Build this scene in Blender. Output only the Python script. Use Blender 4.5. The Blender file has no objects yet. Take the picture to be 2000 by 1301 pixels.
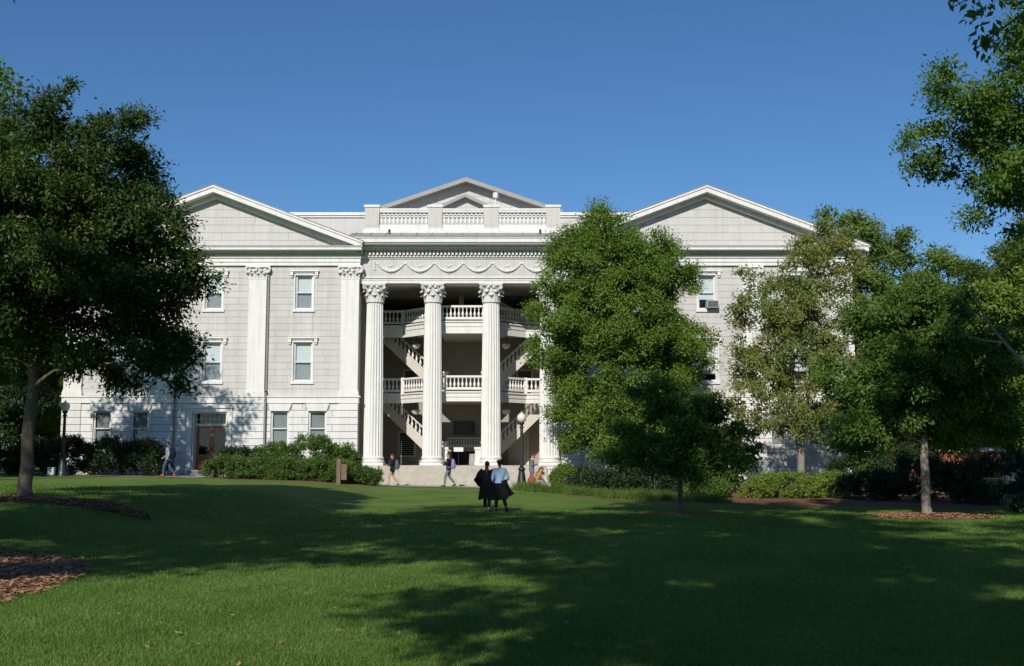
import bpy, math, random
import numpy as np
from mathutils import Vector, Matrix
R = math.radians
SC = bpy.context.scene
COL = SC.collection

# ------------------------------------------------------------------ camera, sky, sun, exposure
EYE = 1.43
cam = bpy.data.cameras.new('camera'); camo = bpy.data.objects.new('camera', cam); COL.objects.link(camo)
camo.location = (0, 0, EYE); camo.rotation_euler = (R(90) + math.atan(249.5/2200), 0, 0)
cam.sensor_width = 36; cam.lens = 39.6; cam.clip_end = 3000; cam.clip_start = 0.1
SC.camera = camo

SUN_EL, SUN_AZ = R(31), R(13)          # light travels towards +Y and a little to +X
w = bpy.data.worlds.new('World'); SC.world = w; w.use_nodes = True
nt = w.node_tree; bg = nt.nodes['Background']
sky = nt.nodes.new('ShaderNodeTexSky'); sky.sky_type = 'NISHITA'; sky.sun_disc = False
sky.sun_elevation = SUN_EL; sky.sun_rotation = math.pi + SUN_AZ
sky.altitude = 600; sky.air_density = 1.0; sky.dust_density = 0.0; sky.ozone_density = 6.0
hsv_ = nt.nodes.new('ShaderNodeHueSaturation'); hsv_.inputs['Saturation'].default_value = 1.10
nt.links.new(sky.outputs[0], hsv_.inputs['Color']); nt.links.new(hsv_.outputs[0], bg.inputs[0]); bg.inputs[1].default_value = 0.109
sl = bpy.data.lights.new('sun', 'SUN'); sl.energy = 5.0; sl.angle = R(0.5); sl.color = (1, 0.95, 0.87)
so = bpy.data.objects.new('sun', sl); COL.objects.link(so)
sd = Vector((math.sin(SUN_AZ)*math.cos(SUN_EL), math.cos(SUN_AZ)*math.cos(SUN_EL), -math.sin(SUN_EL)))
so.rotation_euler = sd.to_track_quat('-Z', 'Y').to_euler(); so.location = (-20, -60, 60)
vs = SC.view_settings; vs.view_transform = 'Standard'; vs.look = 'None'; vs.gamma = 1; vs.exposure = -0.2
vs.use_curve_mapping = False

# ------------------------------------------------------------------ helpers
class MB:
    def __init__(s): s.v = []; s.f = []
    def add(s, v, f):
        o = len(s.v); s.v += [tuple(p) for p in v]; s.f += [tuple(i+o for i in q) for q in f]; return s
    def box(s, x0, x1, y0, y1, z0, z1):
        return s.add([(x0,y0,z0),(x1,y0,z0),(x1,y1,z0),(x0,y1,z0),(x0,y0,z1),(x1,y0,z1),(x1,y1,z1),(x0,y1,z1)],
            [(0,3,2,1),(4,5,6,7),(0,1,5,4),(1,2,6,5),(2,3,7,6),(3,0,4,7)])
    def prism(s, poly, y0, y1):               # poly in x,z  (counter-clockwise seen from -Y), extruded in y
        n = len(poly); v = [(x,y0,z) for x,z in poly] + [(x,y1,z) for x,z in poly]
        f = [tuple(range(n)), tuple(range(2*n-1, n-1, -1))] + [((i+1)%n, i, i+n, (i+1)%n+n) for i in range(n)]
        return s.add(v, f)
    def slab(s, poly, z0, z1):                # poly in x,y ccw from above
        n = len(poly); v = [(x,y,z0) for x,y in poly] + [(x,y,z1) for x,y in poly]
        f = [tuple(range(n-1,-1,-1)), tuple(range(n, 2*n))] + [(i, (i+1)%n, (i+1)%n+n, i+n) for i in range(n)]
        return s.add(v, f)
    def lathe(s, prof, n=16, c=(0,0,0), flute=None):
        v = []; f = []
        for r, z in prof:
            for k in range(n):
                a = 2*math.pi*k/n; rr = r*(1 - flute(k)) if flute else r
                v.append((c[0]+rr*math.cos(a), c[1]+rr*math.sin(a), c[2]+z))
        m = len(prof)
        for i in range(m-1):
            for k in range(n):
                f.append((i*n+k, i*n+(k+1)%n, (i+1)*n+(k+1)%n, (i+1)*n+k))
        f.append(tuple(range(n-1,-1,-1))); f.append(tuple(range((m-1)*n, m*n)))
        return s.add(v, f)
    def tube(s, pts, rad, n=6):
        pts = [Vector(p) for p in pts]; v = []; f = []
        up = Vector((0.13, 0.31, 1)).normalized()
        for i, p in enumerate(pts):
            d = (pts[min(i+1, len(pts)-1)] - pts[max(i-1, 0)]).normalized()
            a = d.cross(up)
            if a.length < 0.05: a = d.cross(Vector((1, 0, 0)))
            a.normalize(); b = d.cross(a)
            r = rad[i] if hasattr(rad, '__len__') else rad
            rx, ry = r if hasattr(r, '__len__') else (r, r)
            for k in range(n):
                t = 2*math.pi*k/n; v.append(tuple(p + a*rx*math.cos(t) + b*ry*math.sin(t)))
        for i in range(len(pts)-1):
            for k in range(n):
                f.append((i*n+k, i*n+(k+1)%n, (i+1)*n+(k+1)%n, (i+1)*n+k))
        f.append(tuple(range(n-1,-1,-1))); f.append(tuple(range((len(pts)-1)*n, len(pts)*n)))
        return s.add(v, f)
    def ball(s, c, r, n=10, m=7):
        rx, ry, rz = r if hasattr(r, '__len__') else (r, r, r); v = []; f = []
        for i in range(1, m):
            t = math.pi*i/m
            for k in range(n):
                a = 2*math.pi*k/n
                v.append((c[0]+rx*math.sin(t)*math.cos(a), c[1]+ry*math.sin(t)*math.sin(a), c[2]+rz*math.cos(t)))
        v.append((c[0],c[1],c[2]+rz)); v.append((c[0],c[1],c[2]-rz)); T = len(v)-2
        for i in range(m-2):
            for k in range(n): f.append((i*n+k, (i+1)*n+k, (i+1)*n+(k+1)%n, i*n+(k+1)%n))
        for k in range(n):
            f.append((T, k, (k+1)%n)); f.append((T+1, (m-2)*n+(k+1)%n, (m-2)*n+k))
        return s.add(v, f)
    def mesh(s, name='mesh', smooth=False):
        me = bpy.data.meshes.new(name); me.from_pydata(s.v, [], s.f)
        if smooth: me.polygons.foreach_set('use_smooth', [True]*len(me.polygons))
        me.update(); return me
    def build(s, name, mat, parent=None, smooth=False, loc=None):
        return link(name, s.mesh(name, smooth), mat, parent, loc)

def link(name, me, mat=None, parent=None, loc=None, rz=0):
    o = bpy.data.objects.new(name, me); COL.objects.link(o)
    if mat and len(me.materials) == 0: me.materials.append(mat)
    if parent: o.parent = parent
    if loc: o.location = loc
    if rz: o.rotation_euler.z = rz
    return o
def tag(o, label=None, cat=None, group=None, kind=None):
    if label: o['label'] = label
    if cat: o['category'] = cat
    if group: o['group'] = group
    if kind: o['kind'] = kind
    return o
def empty(name, loc, label, cat, group=None, rz=0):
    o = bpy.data.objects.new(name, None); COL.objects.link(o); o.location = loc; o.rotation_euler.z = rz
    o.empty_display_size = 0.2
    return tag(o, label, cat, group)
def smooth_angle(o, deg=35):
    me = o.data; me.polygons.foreach_set('use_smooth', [True]*len(me.polygons))
    try: me.set_sharp_from_angle(angle=R(deg))
    except Exception: pass
    return o
def sstep(a, b, x):
    t = min(1, max(0, (x-a)/(b-a))); return t*t*(3-2*t)

# ------------------------------------------------------------------ materials
def mat(name, col, rough=0.7, var=0.08, scale=6, bump=0, bscale=60, spec=0.3, metal=0, dirt=0, obj_var=0):
    m = bpy.data.materials.new(name); m.use_nodes = True; n = m.node_tree; p = n.nodes['Principled BSDF']
    p.inputs['Roughness'].default_value = rough; p.inputs['Metallic'].default_value = metal
    p.inputs['Specular IOR Level'].default_value = spec
    geo = n.nodes.new('ShaderNodeNewGeometry')
    nz = n.nodes.new('ShaderNodeTexNoise'); nz.inputs['Scale'].default_value = scale; nz.inputs['Detail'].default_value = 5
    n.links.new(geo.outputs['Position'], nz.inputs['Vector'])
    ramp = n.nodes.new('ShaderNodeMapRange'); ramp.inputs[1].default_value = 0.3; ramp.inputs[2].default_value = 0.7
    ramp.inputs[3].default_value = 1-var; ramp.inputs[4].default_value = 1+var
    n.links.new(nz.outputs[0], ramp.inputs[0])
    hsv = n.nodes.new('ShaderNodeHueSaturation'); hsv.inputs['Color'].default_value = (*col, 1)
    val = ramp.outputs[0]
    if obj_var:
        oi = n.nodes.new('ShaderNodeObjectInfo'); mr = n.nodes.new('ShaderNodeMapRange')
        mr.inputs[3].default_value = 1-obj_var; mr.inputs[4].default_value = 1+obj_var
        n.links.new(oi.outputs['Random'], mr.inputs[0])
        mu = n.nodes.new('ShaderNodeMath'); mu.operation = 'MULTIPLY'
        n.links.new(val, mu.inputs[0]); n.links.new(mr.outputs[0], mu.inputs[1]); val = mu.outputs[0]
    if dirt:                                   # rain streaks: noise stretched downwards
        mp = n.nodes.new('ShaderNodeMapping'); mp.inputs['Scale'].default_value = (3.5, 3.5, 0.25)
        n.links.new(geo.outputs['Position'], mp.inputs[0])
        n2 = n.nodes.new('ShaderNodeTexNoise'); n2.inputs['Scale'].default_value = 1.3; n2.inputs['Detail'].default_value = 6
        n.links.new(mp.outputs[0], n2.inputs['Vector'])
        m2 = n.nodes.new('ShaderNodeMapRange'); m2.inputs[1].default_value = 0.45; m2.inputs[2].default_value = 0.75
        m2.inputs[3].default_value = 1; m2.inputs[4].default_value = 1-dirt
        n.links.new(n2.outputs[0], m2.inputs[0])
        mu = n.nodes.new('ShaderNodeMath'); mu.operation = 'MULTIPLY'
        n.links.new(val, mu.inputs[0]); n.links.new(m2.outputs[0], mu.inputs[1]); val = mu.outputs[0]
    n.links.new(val, hsv.inputs['Value']); n.links.new(hsv.outputs[0], p.inputs['Base Color'])
    if bump:
        b = n.nodes.new('ShaderNodeBump'); b.inputs['Strength'].default_value = bump; b.inputs['Distance'].default_value = 0.02
        n3 = n.nodes.new('ShaderNodeTexNoise'); n3.inputs['Scale'].default_value = bscale; n3.inputs['Detail'].default_value = 4
        n.links.new(geo.outputs['Position'], n3.inputs['Vector'])
        n.links.new(n3.outputs[0], b.inputs['Height']); n.links.new(b.outputs[0], p.inputs['Normal'])
    return m

def leafmat(name, dark, mid, light, trans=0.3, rough=0.5):
    m = bpy.data.materials.new(name); m.use_nodes = True; n = m.node_tree; p = n.nodes['Principled BSDF']
    at = n.nodes.new('ShaderNodeAttribute'); at.attribute_name = 'tint'
    rp = n.nodes.new('ShaderNodeValToRGB'); e = rp.color_ramp.elements
    e[0].position = 0.0; e[0].color = (*dark, 1); e[1].position = 1.0; e[1].color = (*light, 1)
    q = e.new(0.5); q.color = (*mid, 1)
    n.links.new(at.outputs['Fac'], rp.inputs[0]); n.links.new(rp.outputs[0], p.inputs['Base Color'])
    p.inputs['Roughness'].default_value = rough; p.inputs['Specular IOR Level'].default_value = 0.3
    tr = n.nodes.new('ShaderNodeBsdfTranslucent'); hs = n.nodes.new('ShaderNodeHueSaturation')
    hs.inputs['Saturation'].default_value = 1.15; hs.inputs['Value'].default_value = 1.25; hs.inputs['Hue'].default_value = 0.493
    n.links.new(rp.outputs[0], hs.inputs['Color']); n.links.new(hs.outputs[0], tr.inputs[0])
    mx = n.nodes.new('ShaderNodeMixShader'); mx.inputs[0].default_value = trans
    n.links.new(p.outputs[0], mx.inputs[1]); n.links.new(tr.outputs[0], mx.inputs[2])
    n.links.new(mx.outputs[0], n.nodes['Material Output'].inputs[0])
    return m

def glassmat(name):
    m = bpy.data.materials.new(name); m.use_nodes = True; n = m.node_tree
    n.nodes.remove(n.nodes['Principled BSDF'])
    g = n.nodes.new('ShaderNodeBsdfGlossy'); g.inputs['Roughness'].default_value = 0.03
    t = n.nodes.new('ShaderNodeBsdfTransparent'); t.inputs[0].default_value = (0.93, 0.95, 0.95, 1)
    lw = n.nodes.new('ShaderNodeLayerWeight'); lw.inputs['Blend'].default_value = 0.5
    pw = n.nodes.new('ShaderNodeMath'); pw.operation = 'POWER'; pw.inputs[1].default_value = 4; n.links.new(lw.outputs['Facing'], pw.inputs[0])
    fr = n.nodes.new('ShaderNodeMath'); fr.operation = 'MULTIPLY_ADD'; fr.inputs[1].default_value = 0.6; fr.inputs[2].default_value = 0.035; n.links.new(pw.outputs[0], fr.inputs[0])
    nz = n.nodes.new('ShaderNodeTexNoise'); nz.inputs['Scale'].default_value = 1.2
    b = n.nodes.new('ShaderNodeBump'); b.inputs['Strength'].default_value = 0.08; b.inputs['Distance'].default_value = 0.05
    geo = n.nodes.new('ShaderNodeNewGeometry'); n.links.new(geo.outputs['Position'], nz.inputs['Vector'])
    n.links.new(nz.outputs[0], b.inputs['Height']); n.links.new(b.outputs[0], g.inputs['Normal'])
    mx = n.nodes.new('ShaderNodeMixShader'); n.links.new(fr.outputs[0], mx.inputs[0])
    n.links.new(t.outputs[0], mx.inputs[1]); n.links.new(g.outputs[0], mx.inputs[2])
    n.links.new(mx.outputs[0], n.nodes['Material Output'].inputs[0]); return m

M = {}
M['wall'] = mat('grey_stucco', (0.565, 0.55, 0.52), 0.85, 0.035, 1.2, 0.15, 40, dirt=0.13, obj_var=0.028)
M['joint'] = mat('stucco_joint', (0.48, 0.47, 0.445), 0.9, 0.05, 4)
M['white'] = mat('white_paint', (0.73, 0.72, 0.685), 0.6, 0.04, 2.5, 0.06, 30, dirt=0.14)
M['rust'] = mat('white_masonry', (0.71, 0.70, 0.675), 0.75, 0.035, 1.6, 0.12, 40, dirt=0.16, obj_var=0.03)
M['rustjoint'] = mat('masonry_joint', (0.42, 0.41, 0.39), 0.9, 0.05, 4)
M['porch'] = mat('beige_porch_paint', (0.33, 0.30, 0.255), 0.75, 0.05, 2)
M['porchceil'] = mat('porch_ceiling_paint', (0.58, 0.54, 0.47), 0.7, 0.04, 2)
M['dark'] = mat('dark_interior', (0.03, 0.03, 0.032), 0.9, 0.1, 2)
M['roof'] = mat('grey_metal_roof', (0.30, 0.285, 0.27), 0.55, 0.08, 2, spec=0.4)
M['steps'] = mat('worn_stone_steps', (0.45, 0.415, 0.35), 0.85, 0.10, 3, 0.2, 30, dirt=0.15)
M['concrete'] = mat('grey_concrete', (0.36, 0.35, 0.33), 0.9, 0.12, 2.5, 0.2, 40)
M['glass'] = glassmat('window_glass')
M['blind'] = mat('pale_blind', (0.70, 0.735, 0.73), 0.8, 0.04, 3)
M['blindmid'] = mat('net_curtain', (0.34, 0.36, 0.38), 0.9, 0.15, 9)
M['blindgrey'] = mat('grey_blind', (0.30, 0.31, 0.31), 0.8, 0.06, 3)
M['wood'] = mat('brown_varnished_door', (0.34, 0.115, 0.040), 0.35, 0.25, 7, spec=0.5)
M['black'] = mat('black_painted_iron', (0.018, 0.021, 0.024), 0.4, 0.15, 20, spec=0.5)
M['globe'] = mat('opal_globe', (0.74, 0.69, 0.55), 0.3, 0.03, 5, spec=0.5)
M['board'] = mat('black_notice_board', (0.012, 0.013, 0.016), 0.3, 0.1, 5, spec=0.5)
M['paleprint'] = mat('pale_letters', (0.16, 0.17, 0.18), 0.8, 0.05)
M['bark'] = mat('grey_brown_bark', (0.145, 0.115, 0.085), 0.95, 0.3, 9, 0.8, 14)
M['barkpale'] = mat('pale_bark', (0.24, 0.21, 0.175), 0.95, 0.25, 8, 0.6, 14)
M['mulch'] = mat('brown_bark_mulch', (0.20, 0.095, 0.055), 0.95, 0.35, 14, 0.9, 45)
M['chip'] = mat('mulch_chip', (0.34, 0.18, 0.10), 0.9, 0.45, 9)
M['post'] = mat('weathered_wood_post', (0.17, 0.12, 0.085), 0.9, 0.2, 8)
M['brick'] = mat('red_brick', (0.30, 0.085, 0.055), 0.9, 0.15, 3)
M['stone'] = mat('pale_stone', (0.42, 0.38, 0.33), 0.9, 0.12, 3)
M['pipe'] = mat('grey_downspout', (0.22, 0.22, 0.215), 0.5, 0.05)
M['acgrey'] = mat('air_conditioner_grey', (0.45, 0.45, 0.43), 0.6, 0.05)

# foliage
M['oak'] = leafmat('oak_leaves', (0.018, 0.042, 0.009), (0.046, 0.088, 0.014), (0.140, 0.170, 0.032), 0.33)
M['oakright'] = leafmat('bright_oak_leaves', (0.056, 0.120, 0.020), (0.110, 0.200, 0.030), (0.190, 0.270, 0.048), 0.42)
M['ever'] = leafmat('evergreen_leaves', (0.066, 0.118, 0.016), (0.132, 0.218, 0.028), (0.215, 0.285, 0.056), 0.32)
M['maple'] = leafmat('rusty_green_leaves', (0.125, 0.175, 0.042), (0.225, 0.275, 0.070), (0.340, 0.250, 0.082), 0.4)
M['young'] = leafmat('deep_green_leaves', (0.048, 0.102, 0.017), (0.096, 0.180, 0.030), (0.170, 0.255, 0.045), 0.4)
M['bgleaf'] = leafmat('background_leaves', (0.076, 0.132, 0.028), (0.138, 0.212, 0.043), (0.215, 0.280, 0.066), 0.38)
M['lime'] = leafmat('lime_leaves', (0.105, 0.165, 0.024), (0.180, 0.250, 0.036), (0.250, 0.300, 0.058), 0.35)
M['shrub'] = leafmat('shrub_leaves', (0.040, 0.080, 0.014), (0.082, 0.145, 0.024), (0.145, 0.200, 0.042), 0.28)
M['darkleaf'] = leafmat('dark_shrub_leaves', (0.013, 0.027, 0.009), (0.026, 0.050, 0.014), (0.05, 0.08, 0.02), 0.2)

# ------------------------------------------------------------------ terrain
XR = [(-200, 1.0), (-25, 0.98), (-17.5, 0.95), (-13.5, 0.84), (-10, 0.76), (-7, 0.52), (-1.5, 0.38), (5, 0.32), (200, 0.32)]
def rise(x):
    for (a, va), (b, vb) in zip(XR, XR[1:]):
        if x <= b: return va + (vb-va)*max(0, (x-a))/(b-a)
    return XR[-1][1]
def gz(x, y):
    w_ = sstep(5, 12, -x)                      # the lawn climbs earlier on the left
    return -0.35 + rise(x)*sstep(36-24*w_, 58-26*w_, y) + 0.03*math.sin(x*0.31+1.3)*math.sin(y*0.23+0.4)*min(1, abs(y-2)/8 if y < 50 else 1)

def axis(lo, hi, near_lo, near_hi, step, far):
    a = list(np.arange(near_lo, near_hi+1e-6, step)); x = near_hi; s = step
    while x < hi: s *= 1.35; x = min(hi, x+s); a.append(x)
    x = near_lo; s = step
    while x > lo: s *= 1.35; x = max(lo, x-s); a.insert(0, x)
    return a
xs = axis(-900, 900, -34, 34, 0.8, 40); ys = axis(-600, 1500, -12, 70, 0.8, 40)
gv = [(x, y, gz(x, y)) for y in ys for x in xs]; nx = len(xs)
gf = [(j*nx+i, j*nx+i+1, (j+1)*nx+i+1, (j+1)*nx+i) for j in range(len(ys)-1) for i in range(nx-1)]

def lawnmat():
    m = bpy.data.materials.new('lawn_grass'); m.use_nodes = True; n = m.node_tree; p = n.nodes['Principled BSDF']
    geo = n.nodes.new('ShaderNodeNewGeometry')
    def noise(scale, detail, vec=None):
        t = n.nodes.new('ShaderNodeTexNoise'); t.inputs['Scale'].default_value = scale; t.inputs['Detail'].default_value = detail
        n.links.new(vec or geo.outputs['Position'], t.inputs['Vector']); return t.outputs[0]
    r1 = n.nodes.new('ShaderNodeValToRGB'); e = r1.color_ramp.elements
    e[0].position = 0.32; e[0].color = (0.095, 0.165, 0.032, 1); e[1].position = 0.68; e[1].color = (0.165, 0.250, 0.055, 1)
    n.links.new(noise(0.45, 6), r1.inputs[0])
    r2 = n.nodes.new('ShaderNodeValToRGB'); e = r2.color_ramp.elements
    e[0].position = 0.3; e[0].color = (0.55, 0.6, 0.5, 1); e[1].position = 0.72; e[1].color = (1.35, 1.3, 1.25, 1)
    n.links.new(noise(22, 5), r2.inputs[0])
    mx = n.nodes.new('ShaderNodeMix'); mx.data_type = 'RGBA'; mx.blend_type = 'MULTIPLY'; mx.inputs[0].default_value = 1
    n.links.new(r1.outputs[0], mx.inputs[6]); n.links.new(r2.outputs[0], mx.inputs[7])
    # worn, drier patches
    r3 = n.nodes.new('ShaderNodeMapRange'); r3.inputs[1].default_value = 0.58; r3.inputs[2].default_value = 0.78; r3.inputs[4].default_value = 0.65
    n.links.new(noise(0.9, 7), r3.inputs[0])
    m3 = n.nodes.new('ShaderNodeMix'); m3.data_type = 'RGBA'; m3.inputs[7].default_value = (0.19, 0.19, 0.07, 1)
    n.links.new(r3.outputs[0], m3.inputs[0]); n.links.new(mx.outputs[2], m3.inputs[6])
    n.links.new(m3.outputs[2], p.inputs['Base Color'])
    p.inputs['Roughness'].default_value = 0.9; p.inputs['Specular IOR Level'].default_value = 0.12
    b = n.nodes.new('ShaderNodeBump'); b.inputs['Strength'].default_value = 0.8; b.inputs['Distance'].default_value = 0.03
    n.links.new(noise(55, 4), b.inputs['Height']); n.links.new(b.outputs[0], p.inputs['Normal']); return m
M['lawn'] = lawnmat()
me = bpy.data.meshes.new('lawn'); me.from_pydata(gv, [], gf); me.polygons.foreach_set('use_smooth', [True]*len(me.polygons))
tag(link('lawn', me, M['lawn']), kind='structure')

def drape(name, m, outline, lift=0.012, mound=0.0, rings=5, kind='structure'):
    """sheet following the terrain inside a closed outline (star-shaped about its middle)"""
    cx = sum(p[0] for p in outline)/len(outline); cy = sum(p[1] for p in outline)/len(outline)
    n = len(outline); v = [(cx, cy, gz(cx, cy)+lift+mound)]; f = []
    for j in range(1, rings+1):
        t = j/rings
        for x, y in outline:
            X = cx+(x-cx)*t; Y = cy+(y-cy)*t
            v.append((X, Y, gz(X, Y) + lift*(1 if j < rings else -0.8) + mound*(1-t**2)))
    for k in range(n): f.append((0, 1+k, 1+(k+1)%n))
    for j in range(rings-1):
        for k in range(n):
            a = 1+j*n+k; b = 1+j*n+(k+1)%n; f.append((a, a+n, b+n, b))
    me = bpy.data.meshes.new(name); me.from_pydata(v, [], f); me.polygons.foreach_set('use_smooth', [True]*len(f))
    return tag(link(name, me, m), kind=kind)
def blob(cx, cy, rx, ry, seed, n=48, wob=0.06):
    rr = random.Random(seed); ph = [rr.uniform(0, 6.28) for _ in range(4)]
    out = []
    for k in range(n):
        a = 2*math.pi*k/n
        q = 1 + wob*(math.sin(3*a+ph[0]) + 0.7*math.sin(5*a+ph[1]) + 0.6*math.sin(11*a+ph[2]) + 0.4*math.sin(17*a+ph[3]))
        out.append((cx+rx*q*math.cos(a), cy+ry*q*math.sin(a)))
    return out
BEDS = [(-12.9, 29.4, 3.5, .95, 1), (-9.9, 15.0, 3.45, 6.8, 2), (13.5, 36.7, 2.1, 1.7, 3), (5.7, 38.6, 1.6, 1.0, 4), (14.2, 25.6, 2.6, 1.6, 5), (-27.0, 49, 5.0, 2.2, 6)]
for cx, cy, rx, ry, sdd in BEDS: drape('mulch_bed', M['mulch'], blob(cx, cy, rx, ry, sdd), 0.015, 0.03 if ry < 1.2 else 0.07)
def dense(poly, step=0.9, seed=0, wob=0.12):
    rr = random.Random(seed); out = []
    for (x0, y0), (x1, y1) in zip(poly, poly[1:]+poly[:1]):
        k = max(1, int(math.hypot(x1-x0, y1-y0)/step))
        for i in range(k): out.append((x0+(x1-x0)*i/k+rr.uniform(-wob, wob), y0+(y1-y0)*i/k+rr.uniform(-wob, wob)))
    return out
drape('mulch_bed', M['mulch'], dense([(1.2,56.2),(1.8,50.5),(6,44.6),(10,42.6),(14.5,41.6),(19,40.2),(27,39.5),(30,46),(30,58),(22,62.3),(8,62.3),(3,60.5)], 0.8, 3), 0.015, 0.05, 9)
drape('mulch_bed', M['mulch'], dense([(-16,57.6),(-13,56.6),(-9.2,55.6),(-6.9,56.4),(-6.9,60),(-8,62.5),(-15.4,62.6)], 0.7, 4), 0.018, 0.04, 6)
drape('mulch_bed', M['mulch'], dense([(-32,58.2),(-25,58.0),(-18.4,58.0),(-18.2,62.6),(-32,62.6)], 0.7, 5), 0.018, 0.04, 6)
path = [(-40,57.2),(-18,57.2),(-17.6,56.8),(-15.8,57.6),(-6.8,58.6),(0.8,57.2),(2.2,56.8),(2.8,58.2),(2.8,60.3),(-6.8,60.6),(-15.6,58.4),(-15.9,62.7),(-18.2,62.7),(-18.2,58.3),(-40,58.3)]
pv = MB()
def strip(x0, x1, y0, y1, nn=24):
    for i in range(nn):
        a = x0+(x1-x0)*i/nn; b = x0+(x1-x0)*(i+1)/nn
        pv.add([(a,y0,gz(a,y0)+.022),(b,y0,gz(b,y0)+.022),(b,y1,gz(b,y1)+.022),(a,y1,gz(a,y1)+.022)], [(0,1,2,3)])
strip(-45, -17.9, 56.9, 58.0); strip(-17.9, -15.9, 56.9, 62.4, 4); strip(-7.2, 2.6, 57.6, 60.4)
tag(pv.build('footpath', M['concrete']), kind='structure')

# ------------------------------------------------------------------ the building
BUILD = empty('academic_building', (-2.85, 63, 0), 'grey and white three-storey neoclassical hall with column porch and gabled wings', 'building')
BUILD.matrix_world = Matrix.Translation((-2.85, 63, 0))
INV = Matrix.Translation((2.85, -63, 0))
def bpart(mb, name, m, parent=None, smooth=False, loc=None):
    """loc given: the mesh (MB or Mesh) is local, placed at world loc. Otherwise mesh is in world coordinates."""
    me = mb.mesh(name, smooth) if isinstance(mb, MB) else mb
    o = bpy.data.objects.new(name, me); COL.objects.link(o)
    if m and len(me.materials) == 0: me.materials.append(m)
    if loc: o.location = loc
    if parent is None: o.parent = BUILD; o.matrix_parent_inverse = INV
    else:
        o.parent = parent
        base = Matrix.Translation((-2.85,63,0)) @ INV @ Matrix.Translation(parent.location)
        o.matrix_parent_inverse = base.inverted()
    return o

def clip(poly, a, b, c):                       # keep a*x+b*z<=c
    out = []
    for i in range(len(poly)):
        p, q = poly[i], poly[(i+1) % len(poly)]
        dp, dq = a*p[0]+b*p[1]-c, a*q[0]+b*q[1]-c
        if dp <= 0: out.append(p)
        if (dp < 0 < dq) or (dq < 0 < dp):
            t = dp/(dp-dq); out.append((p[0]+(q[0]-p[0])*t, p[1]+(q[1]-p[1])*t))
    return out

CACHE = {}
def blocks(wall, x0, x1, z0, z1, yf, th, ch, bl, m, holes=(), gap=0.018, tri=None, phase=0.0, bev=0.006):
    z = z0; row = 0
    while z < z1-0.02:
        zt = min(z+ch, z1)
        if z1 - zt < 0.1: zt = z1
        off = (row % 2)*bl/2 + phase; xb = x0 - off % bl; xs_ = []
        while xb < x1: xs_.append((max(xb, x0), min(xb+bl, x1))); xb += bl
        if len(xs_) > 1 and xs_[0][1]-xs_[0][0] < 0.15: xs_[1] = (xs_[0][0], xs_[1][1]); xs_.pop(0)
        if len(xs_) > 1 and xs_[-1][1]-xs_[-1][0] < 0.15: xs_[-2] = (xs_[-2][0], xs_[-1][1]); xs_.pop()
        for a, b in xs_:
            A, B = a+gap/2, b-gap/2
            cuts = sorted({A, B, *[h[0] for h in holes if A < h[0] < B], *[h[1] for h in holes if A < h[1] < B]})
            for c, d in zip(cuts, cuts[1:]):
                segs = [(z+gap/2, zt-gap/2)]
                for h in holes:
                    if c >= h[0]-1e-6 and d <= h[1]+1e-6:
                        ns = []
                        for s0, s1 in segs:
                            if h[3] <= s0 or h[2] >= s1: ns.append((s0, s1)); continue
                            if h[2] > s0: ns.append((s0, h[2]))
                            if h[3] < s1: ns.append((h[3], s1))
                        segs = ns
                for s0, s1 in segs:
                    if s1-s0 < 0.03 or d-c < 0.03: continue
                    poly = [(c, s0), (d, s0), (d, s1), (c, s1)]
                    if tri:
                        for t in tri: poly = clip(poly, *t) if poly else poly
                        if len(poly) < 3: continue
                    px, pz = poly[0]
                    key = tuple(round(k, 3) for q in poly for k in (q[0]-px, q[1]-pz)) + (th, m.name)
                    if key not in CACHE:
                        CACHE[key] = MB().prism([(q[0]-px, q[1]-pz) for q in poly], 0, th).mesh('block'); CACHE[key].materials.append(m)
                    bpart(CACHE[key], 'block', m, wall, loc=(px, yf, pz))
        z = zt; row += 1

def backing(x0, x1, z0, z1, y0, y1, holes):
    mb = MB(); X = sorted({x0, x1, *[h[0] for h in holes], *[h[1] for h in holes]}); Z = sorted({z0, z1, *[h[2] for h in holes], *[h[3] for h in holes]})
    for a, b in zip(X, X[1:]):
        run = None
        for c, d in zip(Z, Z[1:]):
            hole = any(a >= h[0]-1e-6 and b <= h[1]+1e-6 and c >= h[2]-1e-6 and d <= h[3]+1e-6 for h in holes)
            if hole:
                if run: mb.box(a, b, y0, y1, *run); run = None
            else: run = (run[0], d) if run else (c, d)
        if run: mb.box(a, b, y0, y1, *run)
    return mb

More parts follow.
